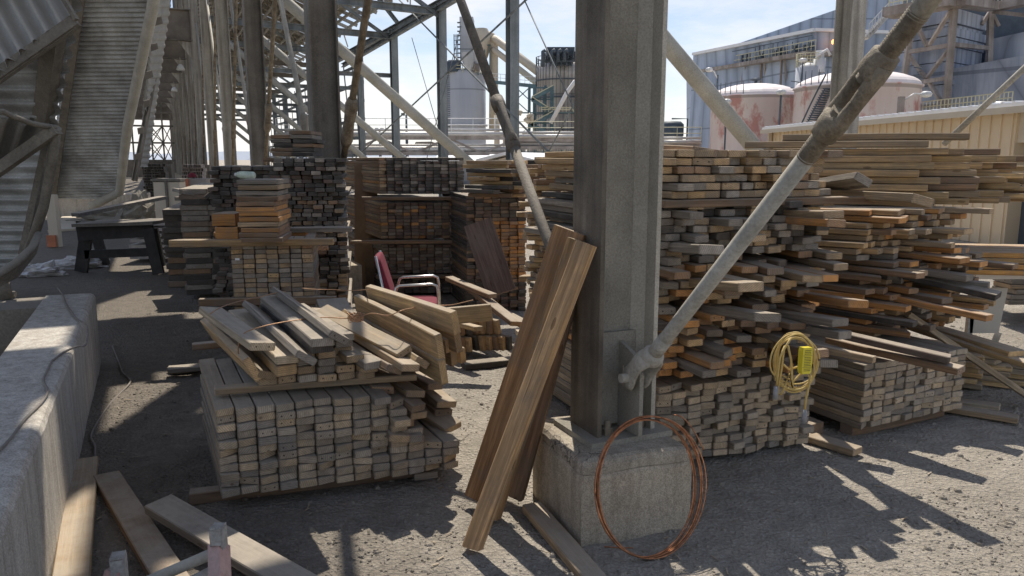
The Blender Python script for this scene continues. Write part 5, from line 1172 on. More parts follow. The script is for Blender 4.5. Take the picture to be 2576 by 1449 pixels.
crumple(G(320, 560), 1.2, .6, .35, 14, M['rib'], 'heap of scrap metal and debris at the foot of the sloping panel', 'scrap_heap', 'scrap heap')
crumple(D(352, 492, 18)-Z*D(352, 492, 18).z, .6, .5, .75, 17, M['rib'], 'pile of bent pale scrap strips before the corridor', 'scrap_heap', 'scrap heap')
g = MB(); p_ = G(150, 583); g.prism([G(120, 585), G(190, 580), G(192, 545)*1, G(160, 545)], Z*.05); tag(g.build('plywood_sheet', M['beige2']), 'pale board lying flat on the ground before the low concrete wall', 'plywood sheet')
t = thing('concrete_block', G(128, 590), 'upright pale cardboard box with orange band beside the left wall', 'box')
a, b2 = D(122, 585, 14.5), D(146, 590, 14.5); g = MB(); g.box(((a.x+b2.x)/2, 14.56, D(122, 490, 14.5).z/2), b2.x-a.x, .12, D(122, 490, 14.5).z); g.build('box', M['beige2'], t); t.name = 'cardboard_box'
g = MB(); g.box(((a.x+b2.x)/2-.02, 14.46, .12), .16, .05, .22); g.build('orange_band', M['lamp_on'] if False else plain('orange_band_paint', (.5, .17, .08), .6), t)
# stacked pale flat sheets near the corridor
for i in range(7):
    g = MB(); g.box(D(395+rl.uniform(-3, 3), 520, 12.8)*1+V((0, 0, -D(395, 520, 12.8).z+.08+i*.09)), .62, .9, .05, hd(5), rot2(hd(5), math.pi/2)); tag(g.build('flat_sheet', M['film']), f'pale sheet, {OR2[i]} from bottom of the sunlit low stack behind the trestle', 'sheet', 'pale sheets stacked behind the trestle')
# white legged metal table under the raised right stack
t = thing('metal_stand', V((D(2480, 800, 5.7).x, 5.7, 0)), 'pale sheet metal stand carrying the raised sunlit boards at the right edge', 'stand')
yy = 5.75; a = D(2440, 740, yy); b2 = D(2535, 740, yy); zz = .80
g = MB(); g.prism([D(2440, 725, yy), D(2536, 725, yy), D(2512, 838, yy), D(2440, 838, yy)], V((0, .03, 0))); g.build('side_panel', M['stand'], t)
g = MB(); p3 = G(2500, 866); g.bar(V((p3.x, p3.y, 0)), D(2512, 836, p3.y), .04, .04, (0, 1, 0)); g.build('leg', M['galv'], t)
g = MB(); g.bar(V((D(2440, 838, yy).x, yy+.02, 0)), D(2440, 800, yy+.02), .04, .04, (0, 1, 0)); g.build('leg', M['galv'], t)
g = MB(); g.box(((a.x+2.2), yy+.3, zz-.02), 4.4, .7, .04); g.build('top', M['rackpipe'], t)
# small white tag on a board end
c_ = D(597, 652, yM-.04); g = MB(); g.box(c_, .035, .002, .018, fm); tag(g.build('paper_tag', M['white']), 'small white tag stapled on a board end of the middle left pile', 'tag')
# ------------------------------------------------------------------ industrial plant behind
def vert(u, v0, v1, y):                        # points above each other at one place
    p = D(u, v0, y); q = D(u, v1, y); return V((p.x, y, q.z)), V((p.x, y, p.z))
# pipe rack
def rack(us, y, vtop, vbot, lb, truss=True, railcol='white', pipes=3):
    x0 = D(us[0], 400, y).x; x1 = D(us[1], 400, y).x; zt = D(us[0], vtop, y).z; zb = D(us[0], vbot, y).z
    zt1 = D(us[1], vtop+ (6 if us[0] < 1500 else 0), y).z
    t = thing('pipe_rack', V(((x0+x1)/2, y, 0)), lb, 'pipe rack')
    g = MB()
    for z in (zt, zb): g.box(V(((x0+x1)/2, y, z)), x1-x0, .5, .28)
    g.build('beam', M['rust'], t)
    for i in range(pipes):
        g = MB(); r = (.16, .1, .22, .09)[i % 4]; z = (zt+.3, zt+.62, zb+.34, zb+.66)[i % 4]
        g.tube([(x0, y-.3+.25*i, z), (x1, y-.3+.25*i, z)], r, 8); g.build('pipe', M['rackpipe'], t)
    if truss:
        g = MB(); n = int((x1-x0)/2.6); st = (x1-x0)/n
        for i in range(n):
            xa = x0+i*st; a, b_ = ((zb, zt), (zt, zb))[i % 2]
            g.bar((xa, y, a), (xa+st, y, b_), .14, .16)
        g.build('truss_bracing', M['rust'], t)
    g = MB(); n = int((x1-x0)/1.6)
    for z in (zt+1.5, zt+1.0): g.tube([(x0, y-.2, z), (x1, y-.2, z)], .03, 5)
    for i in range(n+1): g.tube([(x0+i*(x1-x0)/n, y-.2, zt+.1), (x0+i*(x1-x0)/n, y-.2, zt+1.5)], .025, 5)
    g.build('handrail', M[railcol], t)
    n = max(2, int((x1-x0)/8))
    for i in range(n+1):
        g = MB(); x = x0+i*(x1-x0)/n; g.box((x, y, zb/2), .35, .35, zb); g.build('leg', M['rust'], t)
rack((700, 1300), 62, 347, 386, 'long trussed pipe rack crossing behind the slim posts left of the silo', pipes=4)
rack((1290, 1500), 66, 352, 372, 'pipe rack with yellow rail in front of the panelled tank', truss=False, railcol='yrail', pipes=4)
rack((1640, 1760), 66, 366, 382, 'pipe rack right of the front column below the blue clad building', truss=False, railcol='yrail', pipes=4)
g = MB(); g.prism([D(1036, 372, 64), D(1046, 357, 64), D(1085, 356, 64), D(1125, 374, 64), D(1120, 386, 64), D(1050, 388, 64)], V((0, 4, 0)))
tag(g.build('transfer_house', M['rust']), 'small rusty brown hopper house on the pipe rack between the posts', 'hopper house')
# silo 1 with bag house
y = 112; c, _ = vert(1170, 470, 470, y); zt = D(1170, 188, y).z; r = D(1224, 300, y).x-D(1170, 300, y).x
t = thing('silo', V((c.x, y, 0)), 'tall smooth pale grey silo with process tower on top left of the front column', 'silo')
g = MB(); g.lathe((c.x, y, 0), [(r, 0), (r, zt), (r*.9, zt+.4), (.1, zt+.8)], 40); g.build('shell', M['silo'], t)
g = MB()
for zz in (D(1170, 345, y).z, D(1170, 318, y).z): g.lathe((c.x, y, zz), [(r, 0), (r+.25, 0), (r+.25, .25), (r, .25)], 40, sm=False)
g.build('band', M['silo'], t)
g = MB(); lx = c.x-r*.62; ly = y-r*.8
for s in (-.3, .3): g.tube([(lx+s, ly, 2), (lx+s, ly, zt+1)], .06, 5)
for i in range(48): g.tube([(lx-.3, ly, 2+i*.5*zt/26), (lx+.3, ly, 2+i*.5*zt/26)], .04, 4)
g.build('ladder', M['bgdark'], t)
g = MB()
for zz in (zt+.9, zt+.5): g.lathe((c.x, y, zz), [(r, 0), (r+.06, 0), (r+.06, .08), (r, .08)], 40)
for i in range(20):
    a = i*.314; g.tube([(c.x+r*math.cos(a), y+r*math.sin(a), zt), (c.x+r*math.cos(a), y+r*math.sin(a), zt+.95)], .05, 4)
g.build('handrail', M['yrail'], t)
def boxpx(g, u0, v0, u1, v1, y, dp): 
    a = D(u0, v1, y); b_ = D(u1, v0, y); g.box(((a.x+b_.x)/2, y+dp/2, (a.z+b_.z)/2), b_.x-a.x, dp, b_.z-a.z)
t = thing('process_tower', V((D(1185, 300, y-1).x, y-1, zt)), 'tall cladded process tower with cyclone and duct on the roof of the pale silo', 'process tower')
g = MB(); boxpx(g, 1157, 42, 1190, 148, y-1, 3.5); g.build('clad_housing', M['silo'], t)
g = MB()
for i in range(9): boxpx(g, 1150, 55+i*11, 1158, 57+i*11, y-1.2, .6)
for s in (1142, 1147, 1151): boxpx(g, s, 86, s+1.2, 178, y-2, .15)
for i in range(8): boxpx(g, 1142, 90+i*11, 1152, 91+i*11, y-2, .15)
g.build('stair_cage', M['bgdark'], t)
g = MB(); q = D(1212, 100, y-2); zz = [D(1212, v, y-2).z for v in (165, 140, 108, 92, 72)]
g.lathe((q.x, y-2, 0), [(.35, zz[0]), (.9, zz[1]), (1.35, zz[2]), (1.35, zz[3]), (.8, zz[4])], 20); g.build('cyclone', M['beige2'], t)
g = MB(); g.tube([D(1205, 92, y-2), D(1222, 87, y-2), D(1236, 92, y-2), D(1242, 108, y-2), D(1242, 200, y-2), D(1241, 330, y-2)], .62, 12); g.build('duct', M['beige2'], t)
g = MB(); boxpx(g, 1196, 70, 1212, 84, y-1, 1.2); boxpx(g, 1213, 72, 1222, 88, y-1, 1.2); g.build('fan_housing', M['rackpipe'], t)
g = MB()
for u in (1172, 1181, 1192, 1202, 1212, 1222): boxpx(g, u, 140, u+1.6, 188, y-2.5, .2)
for v in (140, 158, 172): boxpx(g, 1168, v, 1224, v+1.6, y-2.5, .2)
for u in (1218, 1231): boxpx(g, u, 112, u+2, 188, y-3, .3)
boxpx(g, 1218, 112, 1233, 114, y-3, .3)
g.build('support_frame', M['teal'], t)
g = MB(); g.lathe(D(1181, 182, y-2.5), [(.2, 0), (.9, 1.0), (1.1, 2.6)], 12); g.lathe(D(1203, 182, y-2.5), [(.2, 0), (.5, 1.0), (.9, 2.6)], 12); g.build('hopper', M['silo'], t)
g = MB(); g.tube([D(1192, 180, y-3), D(1196, 165, y-3), D(1190, 155, y-3)], .2, 6); g.tube([D(1202, 180, y-3), D(1201, 160, y-3)], .25, 6); g.build('red_pipe', M['rust'], t)
g = MB(); g.lathe(D(1140, 182, y-2), [(1.1, 0), (1.1, 1.2), (.7, 1.6)], 14, ax=Z); g.tube([D(1133, 178, y-2), D(1133, 158, y-2), D(1145, 158, y-2)], .16, 6); g.build('blower', M['bgdark'], t)
# sloping ducts to the second tank
for i, (p, q, r_) in enumerate((((1252, 102), (1398, 215), .55), ((1246, 128), (1368, 222), .4))):
    g = MB(); g.tube([D(1238, 97+i*25, y-2), D(*p, y-3), D(*q, y-12)], r_, 10); tag(g.build('sloping_duct', M['beige2']), ['upper of the two beige sloping ducts leading from the silo tower to the right', 'lower of the two beige sloping ducts leading from the silo tower to the right'][i], 'duct', 'sloping ducts')
# footbridge
t = thing('footbridge', D(1260, 220, 100), 'narrow steel footbridge between the pale silo and the stair tower', 'footbridge')
g = MB(); a, b_ = D(1236, 206, 105), D(1372, 219, 98); g.bar(a, b_, 1.2, .45); g.build('deck', M['teal'], t)
g = MB()
for h_ in (1.1, .6): g.bar(a+Z*h_, b_+Z*h_, .06, .06)
for i in range(12): q = a.lerp(b_, i/11); g.bar(q, q+Z*1.1, .05, .05, (0, 1, 0))
g.build('handrail', M['white'], t)
# second tank
y = 95; c = D(1414, 300, y); r = D(1480, 300, y).x-c.x; z1 = D(1414, 168, y).z; z2 = D(1414, 206, y).z
t = thing('silo', V((c.x, y, 0)), 'large panelled tank with dark machinery on top directly left of the front column', 'tank')
g = MB(); g.lathe((c.x, y, 0), [(r*.97, 0), (r*.97, z2), (r, z2+.01), (r, z1), (r*.5, z1+.5), (.1, z1+.6)], 44); g.build('shell', M['silo2'], t)
g = MB()
for v in (206, 250, 290, 330): g.lathe((c.x, y, D(1414, v, y).z), [(r*.97, 0), (r+.08, 0), (r+.08, .12), (r*.97, .12)], 44, sm=False)
for i in range(44):
    a = i*2*math.pi/44; g.bar((c.x+(r+.03)*math.cos(a), y+(r+.03)*math.sin(a), 0), (c.x+(r+.03)*math.cos(a), y+(r+.03)*math.sin(a), z1), .045, .045, (1, 0, 0))
g.build('band', M['bgdark'], t)
g = MB()
for h_ in (.5, 1.0): g.lathe((c.x, y, z1+h_), [(r, 0), (r+.06, 0), (r+.06, .07), (r, .07)], 44)
for i in range(30): a = i*.2094; g.tube([(c.x+r*math.cos(a), y+r*math.sin(a), z1), (c.x+r*math.cos(a), y+r*math.sin(a), z1+1)], .04, 4)
g.build('handrail', M['bgdark'], t)
for i in range(4):
    g = MB(); uu = 1448+i*5; g.tube([D(uu, 395, y-r-.6), D(uu, 215, y-r-.6)], .13, 6); g.build('red_pipe', M['pink'], t)
t = thing('tank_machinery', V((c.x, y, z1)), 'dark louvred machine house on stilts on top of the panelled tank', 'machinery')
g = MB(); boxpx(g, 1376, 118, 1446, 140, y-5, 7); boxpx(g, 1450, 122, 1500, 146, y-3, 6); g.build('housing', M['bgdark'], t)
g = MB()
for u in (1372, 1384, 1398, 1411, 1424, 1437, 1450): boxpx(g, u, 140, u+3.5, 166, y-5, .4); boxpx(g, u+4, 124, u+7, 146, y-5.6, .5)
boxpx(g, 1366, 152, 1462, 155, y-5.2, .4); boxpx(g, 1395, 142, 1440, 163, y-4, 5)
for u in (1388, 1404, 1420): g.tube([D(u, 156, y-6), D(u, 130, y-6), D(u+5, 126, y-6), D(u+9, 132, y-6)], .22, 6)
g.tube([D(1366, 168, y-5.5), D(1366, 130, y-5.5), D(1372, 126, y-5.5)], .25, 6)
g.build('support_frame', M['bgdark'], t)
# stair tower
y = 86
t = thing('stair_tower', V((D(1360, 400, y).x, y, 0)), 'open steel stair tower with zigzag flights before the panelled tank', 'stair tower')
g = MB()
for u in (1332, 1345, 1372, 1390): p = D(u, 215, y); g.bar((p.x, y, 0), (p.x, y, p.z), .28, .28, (1, 0, 0)); g.bar((p.x, y+3, 0), (p.x, y+3, p.z), .22, .22, (1, 0, 0))
for v in (219, 248, 282, 308, 340): boxpx(g, 1330, v, 1392, v+3, y-.3, .3)
boxpx(g, 1300, 282, 1480, 285, y-.6, .4)
for p, q in (((1330, 222), (1300, 250)), ((1300, 222), (1330, 250)), ((1300, 255), (1330, 282))): g.bar(D(*p, y), D(*q, y), .1, .1, (0, 1, 0))
g.build('frame', M['teal'], t)
for p, q in (((1390, 222), (1338, 250)), ((1338, 250), (1390, 284)), ((1390, 288), (1334, 318)), ((1334, 310), (1388, 342))):
    g = MB(); g.bar(D(*p, y-1), D(*q, y-1), .9, .35); g.build('stair_flight', M['teal'], t)
g = MB()
for p, q in (((1392, 214), (1338, 243)), ((1338, 243), (1390, 277)), ((1390, 280), (1334, 310)), ((1360, 275), (1480, 277)), ((1360, 270), (1480, 272))): g.bar(D(*p, y-1.5), D(*q, y-1.5), .07, .09)
for i in range(14): p = D(1362+i*9, 282, y-1.5); g.bar(p, p+Z*.6, .06, .06, (0, 1, 0))
g.build('handrail', M['yrail'], t)
g = MB(); rr = random.Random(5)
for i in range(16):
    u = rr.uniform(1268, 1345); v = rr.uniform(285, 345); g.tube([D(u, v, y-2), D(u+rr.uniform(-14, 14), v+rr.uniform(-12, 22), y-2)], rr.uniform(.1, .28), 6)
for u in (1250, 1272, 1296): g.tube([D(u, 290, y-1), D(u, 400, y-1)], .3, 8)
tag(g.build('pipe_cluster', M['beige2']), 'tangle of beige process pipes left of the stair tower', 'pipes')
g = MB(); g.tube([D(1385, 310, y-3), D(1428, 230, y-3), D(1446, 205, y-3), D(1456, 208, y-3)], .22, 8); tag(g.build('sloping_duct', M['white']), 'thin white bent pipe rising in front of the panelled tank', 'duct')
# cluttered equipment at the foot
t = thing('process_equipment', D(1380, 385, 70), 'low cluster of pipes, tanks and frames below the panelled tank', 'process equipment')
g = MB(); rr = random.Random(9)
for i in range(20):
    u = 1300+i*9; g.tube([D(u, 425, 70), D(u, 362+rr.uniform(0, 12), 70)], rr.uniform(.08, .3), 6)
g.build('pipe', M['beige2'], t)
g = MB()
for i in range(5): boxpx(g, 1310+i*34, 362, 1313+i*34, 420, 69, .3); boxpx(g, 1300, 372+i*9, 1470, 373.5+i*9, 69, .2)
g.build('support_frame', M['teal'], t)
# low sheds
def shed(u0, u1, ul, ve, vr, y, lb, mat, dp=14, base=0):
    a = D(u0, ve, y); b_ = D(u1, ve, y); zr = D((u0+u1)/2, vr, y).z; xm = (a.x+b_.x)/2
    t = thing('low_shed', V((xm, y, 0)), lb, 'shed')
    g = MB(); g.prism([(a.x, y, 0), (b_.x, y, 0), (b_.x, y, b_.z), (xm, y, zr), (a.x, y, a.z)], V((ul, dp, 0))); g.build('wall', mat, t)
    g = MB()
    for s, q in ((1, a), (1, b_)):
        e = V((q.x, y, q.z)); rdg = V((xm, y, zr)); o = V((0, -.4, .12)); ov = (e-rdg).normalized()*.5
        g.prism([e+ov+o, rdg+o, rdg+o+Z*.15, e+ov+o+Z*.15], V((ul, dp+.6, 0)))
    g.build('roof', M['roofw'], t); return t, a, b_
shed(1222, 1318, 4, 408, 396, 40, 'small beige gabled shed with white roof behind the messy boards', M['beige2'], 10)
g = MB(); q = D(1240, 406, 39.9)
for dx, dz, w_, h_ in ((0, 0, .22, .12), (.14, .05, .22, .1), (.3, -.02, .1, .16), (.1, -.1, .08, .12), (-.12, .09, .16, .05), (.25, .1, .12, .05)): g.box((q.x+dx, q.y, q.z+dz-.04), w_, .03, h_)
tag(g.build('shed_emblem', M['black']), 'dark bird-like emblem on the gable wall of the small beige shed', 'emblem')
shed(1390, 1520, 4, 412, 398, 40, 'beige shed with low white gabled roof directly left of the front column', M['beige2'], 10)
for u0, u1, v0, lb in ((880, 1150, 398, 'long low white-roofed shed behind the posts'), (1100, 1330, 394, 'low pale blue-roofed shed behind the small beige shed'), (1240, 1460, 391, 'long flat pale roof further behind the sheds')):
    a = D(u0, v0, 52); b_ = D(u1, v0, 52); t = thing('low_shed', V(((a.x+b_.x)/2, 52, 0)), lb, 'shed')
    g = MB(); g.box(((a.x+b_.x)/2, 55, (a.z-.35)/2), b_.x-a.x, 6, a.z-.35); g.build('wall', M['silo'], t)
    g = MB(); g.prism([(a.x-.3, 51.7, a.z-.35), (a.x-.3, 55, a.z+.1), (a.x-.3, 58.3, a.z-.35)], V((b_.x-a.x+.6, 0, 0))); g.build('roof', M['roofw'], t)
# mast lamps
for u, v, y, lb in ((1022, 288, 80, 'tall mast with floodlights between the slim posts'), (955, 325, 90, 'lamp mast near the left slim post')):
    p = D(u, v, y); t = thing('lamp_mast', V((p.x, y, 0)), lb, 'lamp mast')
    g = MB(); g.tube([(p.x, y, 0), (p.x, y, p.z)], [.2, .1], 8); g.build('pole', M['bgdark'], t)
    g = MB()
    for s in (-.9, -.3, .3, .9): g.box((p.x+s, y-.2, p.z), .35, .3, .25)
    g.build('floodlight', M['bgdark'], t)
# far small silo right of the column
y = 110; c = D(1690, 300, y); r = 1.6; t = thing('silo', V((c.x, y, 0)), 'small dark-rimmed tank far behind, just right of the front column', 'tank')
z = D(1690, 306, y).z; g = MB(); g.lathe((c.x, y, 0), [(r, 0), (r, z-2)], 20); g.build('shell', M['silo2'], t)
g = MB(); g.lathe((c.x, y, z-2), [(r+.1, 0), (r+.1, 1.6), (r*.8, 2), (.1, 2.1)], 20); g.tube([(c.x+r+.6, y, 0), (c.x+r+.6, y, z+.4), (c.x, y, z+.4)], .12, 6); g.build('rim', M['bgdark'], t)

# ---------------- big blue clad building on the right
def wallpoly(g, pts, ys, off):
    g.prism([D(u, v, y) if v is not None else V((D(u, 400, y).x, y, 0)) for (u, v), y in zip(pts, ys)], off)
yl, yr = 128, 96
t = thing('clad_building', V((D(1740, 400, yl).x, yl, 0)), 'huge blue-grey clad industrial building with walkway and lamps behind the faded tanks', 'building')
g = MB(); wallpoly(g, [(1728, None), (2048, None), (2050, 77), (1744, 138)], [yl, yr, yr, yl], V((8, 30, 0))); g.build('wall', M['blue'], t)
g = MB(); wallpoly(g, [(2049, None), (2330, None), (2330, 86), (2050, 77)], [yr-.1, yr+3, yr+3, yr-.1], V((1, 14, 0))); g.build('side_wall', M['blue'], t)
g = MB(); wallpoly(g, [(1800, None), (2380, None), (2380, -30), (2210, -8), (2130, 15), (1870, 105), (1800, 130)], [yl+8]*7, V((4, 40, 0))); g.build('upper_gable', M['blue'], t)
a, b_ = D(1744, 136, yl-.4), D(2050, 75, yr-.4); g = MB(); g.bar(a, b_, .5, .4); g.bar(b_, D(2330, 84, yr+2.6), .5, .35); g.build('roof_trim', M['roofw'], t)
a, b_ = D(1768, 180, yl-1.5), D(2045, 133, yr-1.5)
t2 = thing('walkway', a, 'long railed walkway on brackets along the blue clad building', 'walkway')
g = MB(); g.bar(a, b_, 1.6, .5); c_ = D(2150, 140, yr+.5); g.bar(b_, c_, 1.4, .45); g.build('deck', M['rust'], t2)
g = MB(); nn = 34
for h_ in (.75, 1.4): g.bar(a+Z*h_+V((0, -.7, 0)), b_+Z*h_+V((0, -.7, 0)), .09, .09)
for i in range(nn+1): q = a.lerp(b_, i/nn)+V((0, -.7, 0)); g.bar(q, q+Z*1.4, .07, .07, (1, 0, 0))
g.build('handrail', M['yrail'], t2)
for i in range(6):
    q = a.lerp(b_, .12+i*.17); g = MB(); g.bar(q, q+V((.8, 1.3, -3.2)), .2, .2); g.bar(q+V((0, 1.2, -.2)), q+V((0, 1.2, -5)), .25, .25, (1, 0, 0)); g.build('bracket', M['rust'], t2)
g = MB(); rr = random.Random(2)
for i in range(26):
    q = a.lerp(b_, rr.random())+V((0, .6, .1)); g.box(q+Z*rr.uniform(.2, .9), rr.uniform(.2, .8), .6, rr.uniform(.3, 1.0))
    q = a.lerp(b_, (i+.5)/26)+V((0, .7, .3)); g.tube([q, q+Z*rr.uniform(1.2, 2.0)], .05, 5)
g.bar(a+V((-.5, .6, 2.1)), b_+V((0, .6, 2.1)), .08, .1)
g.build('equipment', M['bgdark'], t2)
for i, (u, v, y_) in enumerate(((1886, 136, 112), (1953, 124, 106), (2101, 105, 95.2))):
    g = MB(); g.lathe(D(u, v, y_), [(.1, -.35), (.38, -.2), (.42, .1), (.2, .35), (.05, .4)], 10)
    tag(g.build('wall_lamp', M['lamp_on']), ['leftmost', 'middle', 'rightmost'][i]+' lit orange lamp on the blue clad building', 'lamp', 'lit lamps on the blue building')
# small white vessel + stack
y = 70; p = D(2045, 170, y); t = thing('process_vessel', V((p.x, y, 0)), 'white cylindrical vessel with pipe stack between the two faded tanks', 'vessel')
z = p.z; r = D(2073, 200, y).x-p.x; g = MB(); g.lathe((p.x-.4, y, 0), [(r, 0), (r, z), (.2, z+.4)], 24); g.build('shell', M['silo'], t)
q = D(2062, 150, y-.5); g = MB(); zz = D(2062, 135, y).z; g.lathe((q.x, y-.5, z-.5), [(.5, 0), (.5, (zz-z)*.6+.5), (.35, (zz-z)*.6+.5), (.35, zz-z+.7)], 14); g.tube([(q.x-.5, y-1, z+.8), (q.x+.4, y-1, z+1.4), (q.x+.7, y-1, z+.9)], .14, 7); g.build('stack', M['white'], t)
g = MB()
for h_ in (.6, 1.1): g.lathe((p.x-.4, y, z+h_), [(r, 0), (r+.05, 0), (r+.05, .06), (r, .06)], 24)
for i in range(14): a = i*.449; g.tube([(p.x-.4+r*math.cos(a), y+r*math.sin(a), z), (p.x-.4+r*math.cos(a), y+r*math.sin(a), z+1.1)], .03, 4)
g.build('handrail', M['yrail'], t)
# two faded domed tanks
for (uc, ur, vs, vd, y, lb) in ((1905, 2013, 246, 214, 62, 'nearer left one of two faded pink tanks with white dome'), (2165, 2314, 218, 184, 54, 'larger right one of two faded pink tanks, patched with bare red primer')):
    c = D(uc, 300, y); r = D(ur, 300, y).x-c.x; yc = y+r*.25; z = D(uc, vs-4, yc-r*.7).z; zd = D(uc, vd, yc).z
    t = thing('domed_tank', V((c.x, yc, 0)), lb, 'tank', 'faded pink domed tanks')
    g = MB(); g.lathe((c.x, yc, 0), [(r, 0), (r, z), (r+.12, z+.02), (r+.12, z+.1), (r, z+.12)], 64); g.build('shell', M['pink'], t)
    g = MB(); g.lathe((c.x, yc, z+.1), [(r*math.cos(a*math.pi/18), (zd-z)*math.sin(a*math.pi/18)) for a in range(0, 10)], 22, sm=False); g.build('dome', M['dome'], t)
    g = MB(); g.lathe((c.x, yc, zd+.05), [(.12, 0), (.12, .25), (.45, .3), (.45, .42), (.05, .5)], 12); g.build('vent', M['bgdark'], t)
    g = MB()
    for h_ in (.55, 1.05): g.lathe((c.x, yc, z+h_), [(r-.1, 0), (r-.05, 0), (r-.05, .06), (r-.1, .06)], 24, a0=math.pi*1.02, a1=math.pi*1.32)
    for i in range(7): a = math.pi*(1.02+.05*i); g.tube([(c.x+(r-.07)*math.cos(a), yc+(r-.07)*math.sin(a), z), (c.x+(r-.07)*math.cos(a), yc+(r-.07)*math.sin(a), z+1.1)], .03, 4)
    g.build('handrail', M['bgdark'], t)
    if uc > 2000:
        g = MB(); n = 26
        for i in range(n):                    # stair spiralling up the near side
            a = math.pi*(1.34-.20*i/n) if False else math.pi*(1.30-.16*i/n); f = 1-i/n
            zz = z*(.42+.56*(i/n)); a = math.pi*(1.13+.12*(i/n))
            q = V((c.x+(r+.45)*math.cos(a), yc+(r+.45)*math.sin(a), zz)); d = V((math.cos(a), math.sin(a), 0)); g.box(q, .9, .28, .06, d, Z.cross(d))
            for s in (0, .9):
                if i: g.bar(prev+Z*s+d*.42, q+Z*s+d*.42, .05, .09)
            prev = q
        g.build('stair', M['bgdark'], t)
# lamp posts near the tanks
for i, (u, v, y, arm, lb) in enumerate(((2268, 243, 44, 1, 'street lamp with long arm and brown pole in front of the larger tank'), (1806, 188, 64, -1, 'street lamp head left of the tanks beside the pale inclined tube'),
                    (1965, 232, 50, 0, 'small post lamp at the right edge of the left tank'), (1828, 256, 52, 0, 'small post lamp at the left edge of the left tank'), (2020, 152, 66, 0, 'post lamp beside the white vessel'))):
    p = D(u, v, y); t = thing('street_lamp', V((p.x, y, 0)), lb, 'street lamp')
    g = MB(); g.box((p.x, y, (p.z)/2), .28 if arm > 0 else .1, .28 if arm > 0 else .1, p.z); g.build('pole', M['rust'] if arm > 0 else M['bgdark'], t)
    e = p
    if arm: g = MB(); e = D(u+arm*62 if arm > 0 else u-22, v-5 if arm > 0 else v-12, y); g.tube([p-Z*.3, p.lerp(e, .5)+Z*.1, e], .05, 6); g.build('arm', M['lampw'], t)
    g = MB(); g.lathe(e+Z*.05, [(.05, -.22), (.26, -.16), (.32, 0), (.2, .12), (.05, .14)], 14); g.build('lamp_head', M['lampw'], t)
# ---------------- grey clad tower and building at the far right
y = 62
t = thing('clad_building', V((D(2480, 400, y+4).x, y+4, 0)), 'weathered streaked grey clad building filling the upper right edge', 'building')
g = MB(); wallpoly(g, [(2235, None), (2760, None), (2760, 105), (2380, 175), (2235, 165)], [y+6, y-6, y-6, y+3, y+6], V((2, 18, 0))); g.build('wall', M['blue2'], t)
g = MB(); wallpoly(g, [(2490, 165), (2760, 125), (2760, 40), (2495, 98)], [y+6, y+1, y+1, y+6], V((2, 12, 0))); g.build('upper_wall', M['blue2'], t)
g = MB(); wallpoly(g, [(2330, 175), (2700, 160), (2700, -60), (2330, -60)], [y+9, y+9, y+9, y+9], V((2, 8, 0))); g.build('back_wall', M['bgdark'], t)
t = thing('clad_tower', V((D(2350, 400, y+2).x, y+2, 0)), 'square grey panelled duct tower standing inside the braced steel frame', 'tower')
g = MB(); p0 = D(2240, 260, y+5).x; p1 = D(2400, 260, y+3).x
for i, (v0, v1, e) in enumerate(((25, 62, 0), (62, 72, -.35), (72, 95, 0), (95, 120, -.1), (120, 158, -.2), (158, 200, -.25), (200, 215, .1), (215, 262, 0))):
    za = D(2300, v1, y+3).z; zb = D(2300, v0, y+3).z
    pl_ = [(D(2262, 100, y+5).x-e, y+7), (D(2393, 100, y+1.5).x-.1, y+1.5-e), (D(2480, 100, y+6).x+e, y+6)]
    g.prism([(pl_[0][0], pl_[0][1], za), (pl_[1][0], pl_[1][1], za), (pl_[2][0], pl_[2][1], za), (pl_[2][0]-2, pl_[2][1]+6, za)], Z*(zb-za-.06))
g.build('panel', M['blue2'], t)
t = thing('braced_frame', V((D(2395, 400, y).x, y, 0)), 'rusty brown braced steel frame around the grey duct tower', 'steel frame')
g = MB(); y2 = y+.6
def fb(p, q, w_=.3, ya=y, yb=y): g.bar(D(*p, ya), D(*q, yb), w_, w_, (0, 1, 0))
fb((2402, 6), (2378, 292), .42); fb((2298, 30), (2272, 215), .4, y+4, y+4); fb((2492, 30), (2488, 160), .4, y+5, y+5)
for p, q, ya, yb in (((2285, 131), (2395, 113), y+4, y), ((2273, 213), (2386, 196), y+4, y), ((2398, 112), (2488, 122), y, y+5)): fb(p, q, .32, ya, yb)
fb((2300, 50), (2332, 116), .26, y+3, y+2); fb((2336, 116), (2396, 20), .26, y+2, y); fb((2285, 137), (2330, 198), .26, y+4, y+2.5); fb((2330, 198), (2392, 118), .26, y+2.5, y)
fb((2335, 203), (2376, 270), .26, y+2, y); fb((2330, 203), (2312, 222), .26, y+2.5, y+3); fb((2490, 30), (2470, 62), .25, y+5, y+5); fb((2494, 30), (2512, 66), .25, y+5, y+5)
g.build('bracing', M['rust'], t)
g = MB(); g.bar(D(2235, 34, y+3), D(2405, 4, y-1), 2.0, .7); g.bar(D(2405, 4, y-1), D(2500, 18, y+4), 1.4, .6); g.bar(D(2500, 18, y+4), D(2640, -6, y), 1.2, .6); g.bar(D(2500, 30, y+4), D(2640, 45, y), .4, .3); g.build('platform', M['rust'], t)
g = MB()
for a, b_ in ((D(2235, 30, y+3), D(2405, 0, y-1.4)), (D(2405, 0, y-1.4), D(2500, 14, y+3.5)), (D(2500, 14, y+3.5), D(2640, -10, y-.6))):
    for h_ in (.7, 1.3): g.bar(a+Z*h_, b_+Z*h_, .07, .07)
    for i in range(15): q = a.lerp(b_, i/14); g.bar(q, q+Z*1.3, .06, .06, (0, 1, 0))
g.build('handrail', M['yrail'], t)
t = thing('outside_stair', D(2190, 80, 70), 'long steel stair climbing to the right on the blue building behind the turnbuckle', 'stair')
a, b_ = D(2178, 98, 70), D(2240, 32, 70); g = MB(); g.bar(a, b_, .9, .2)
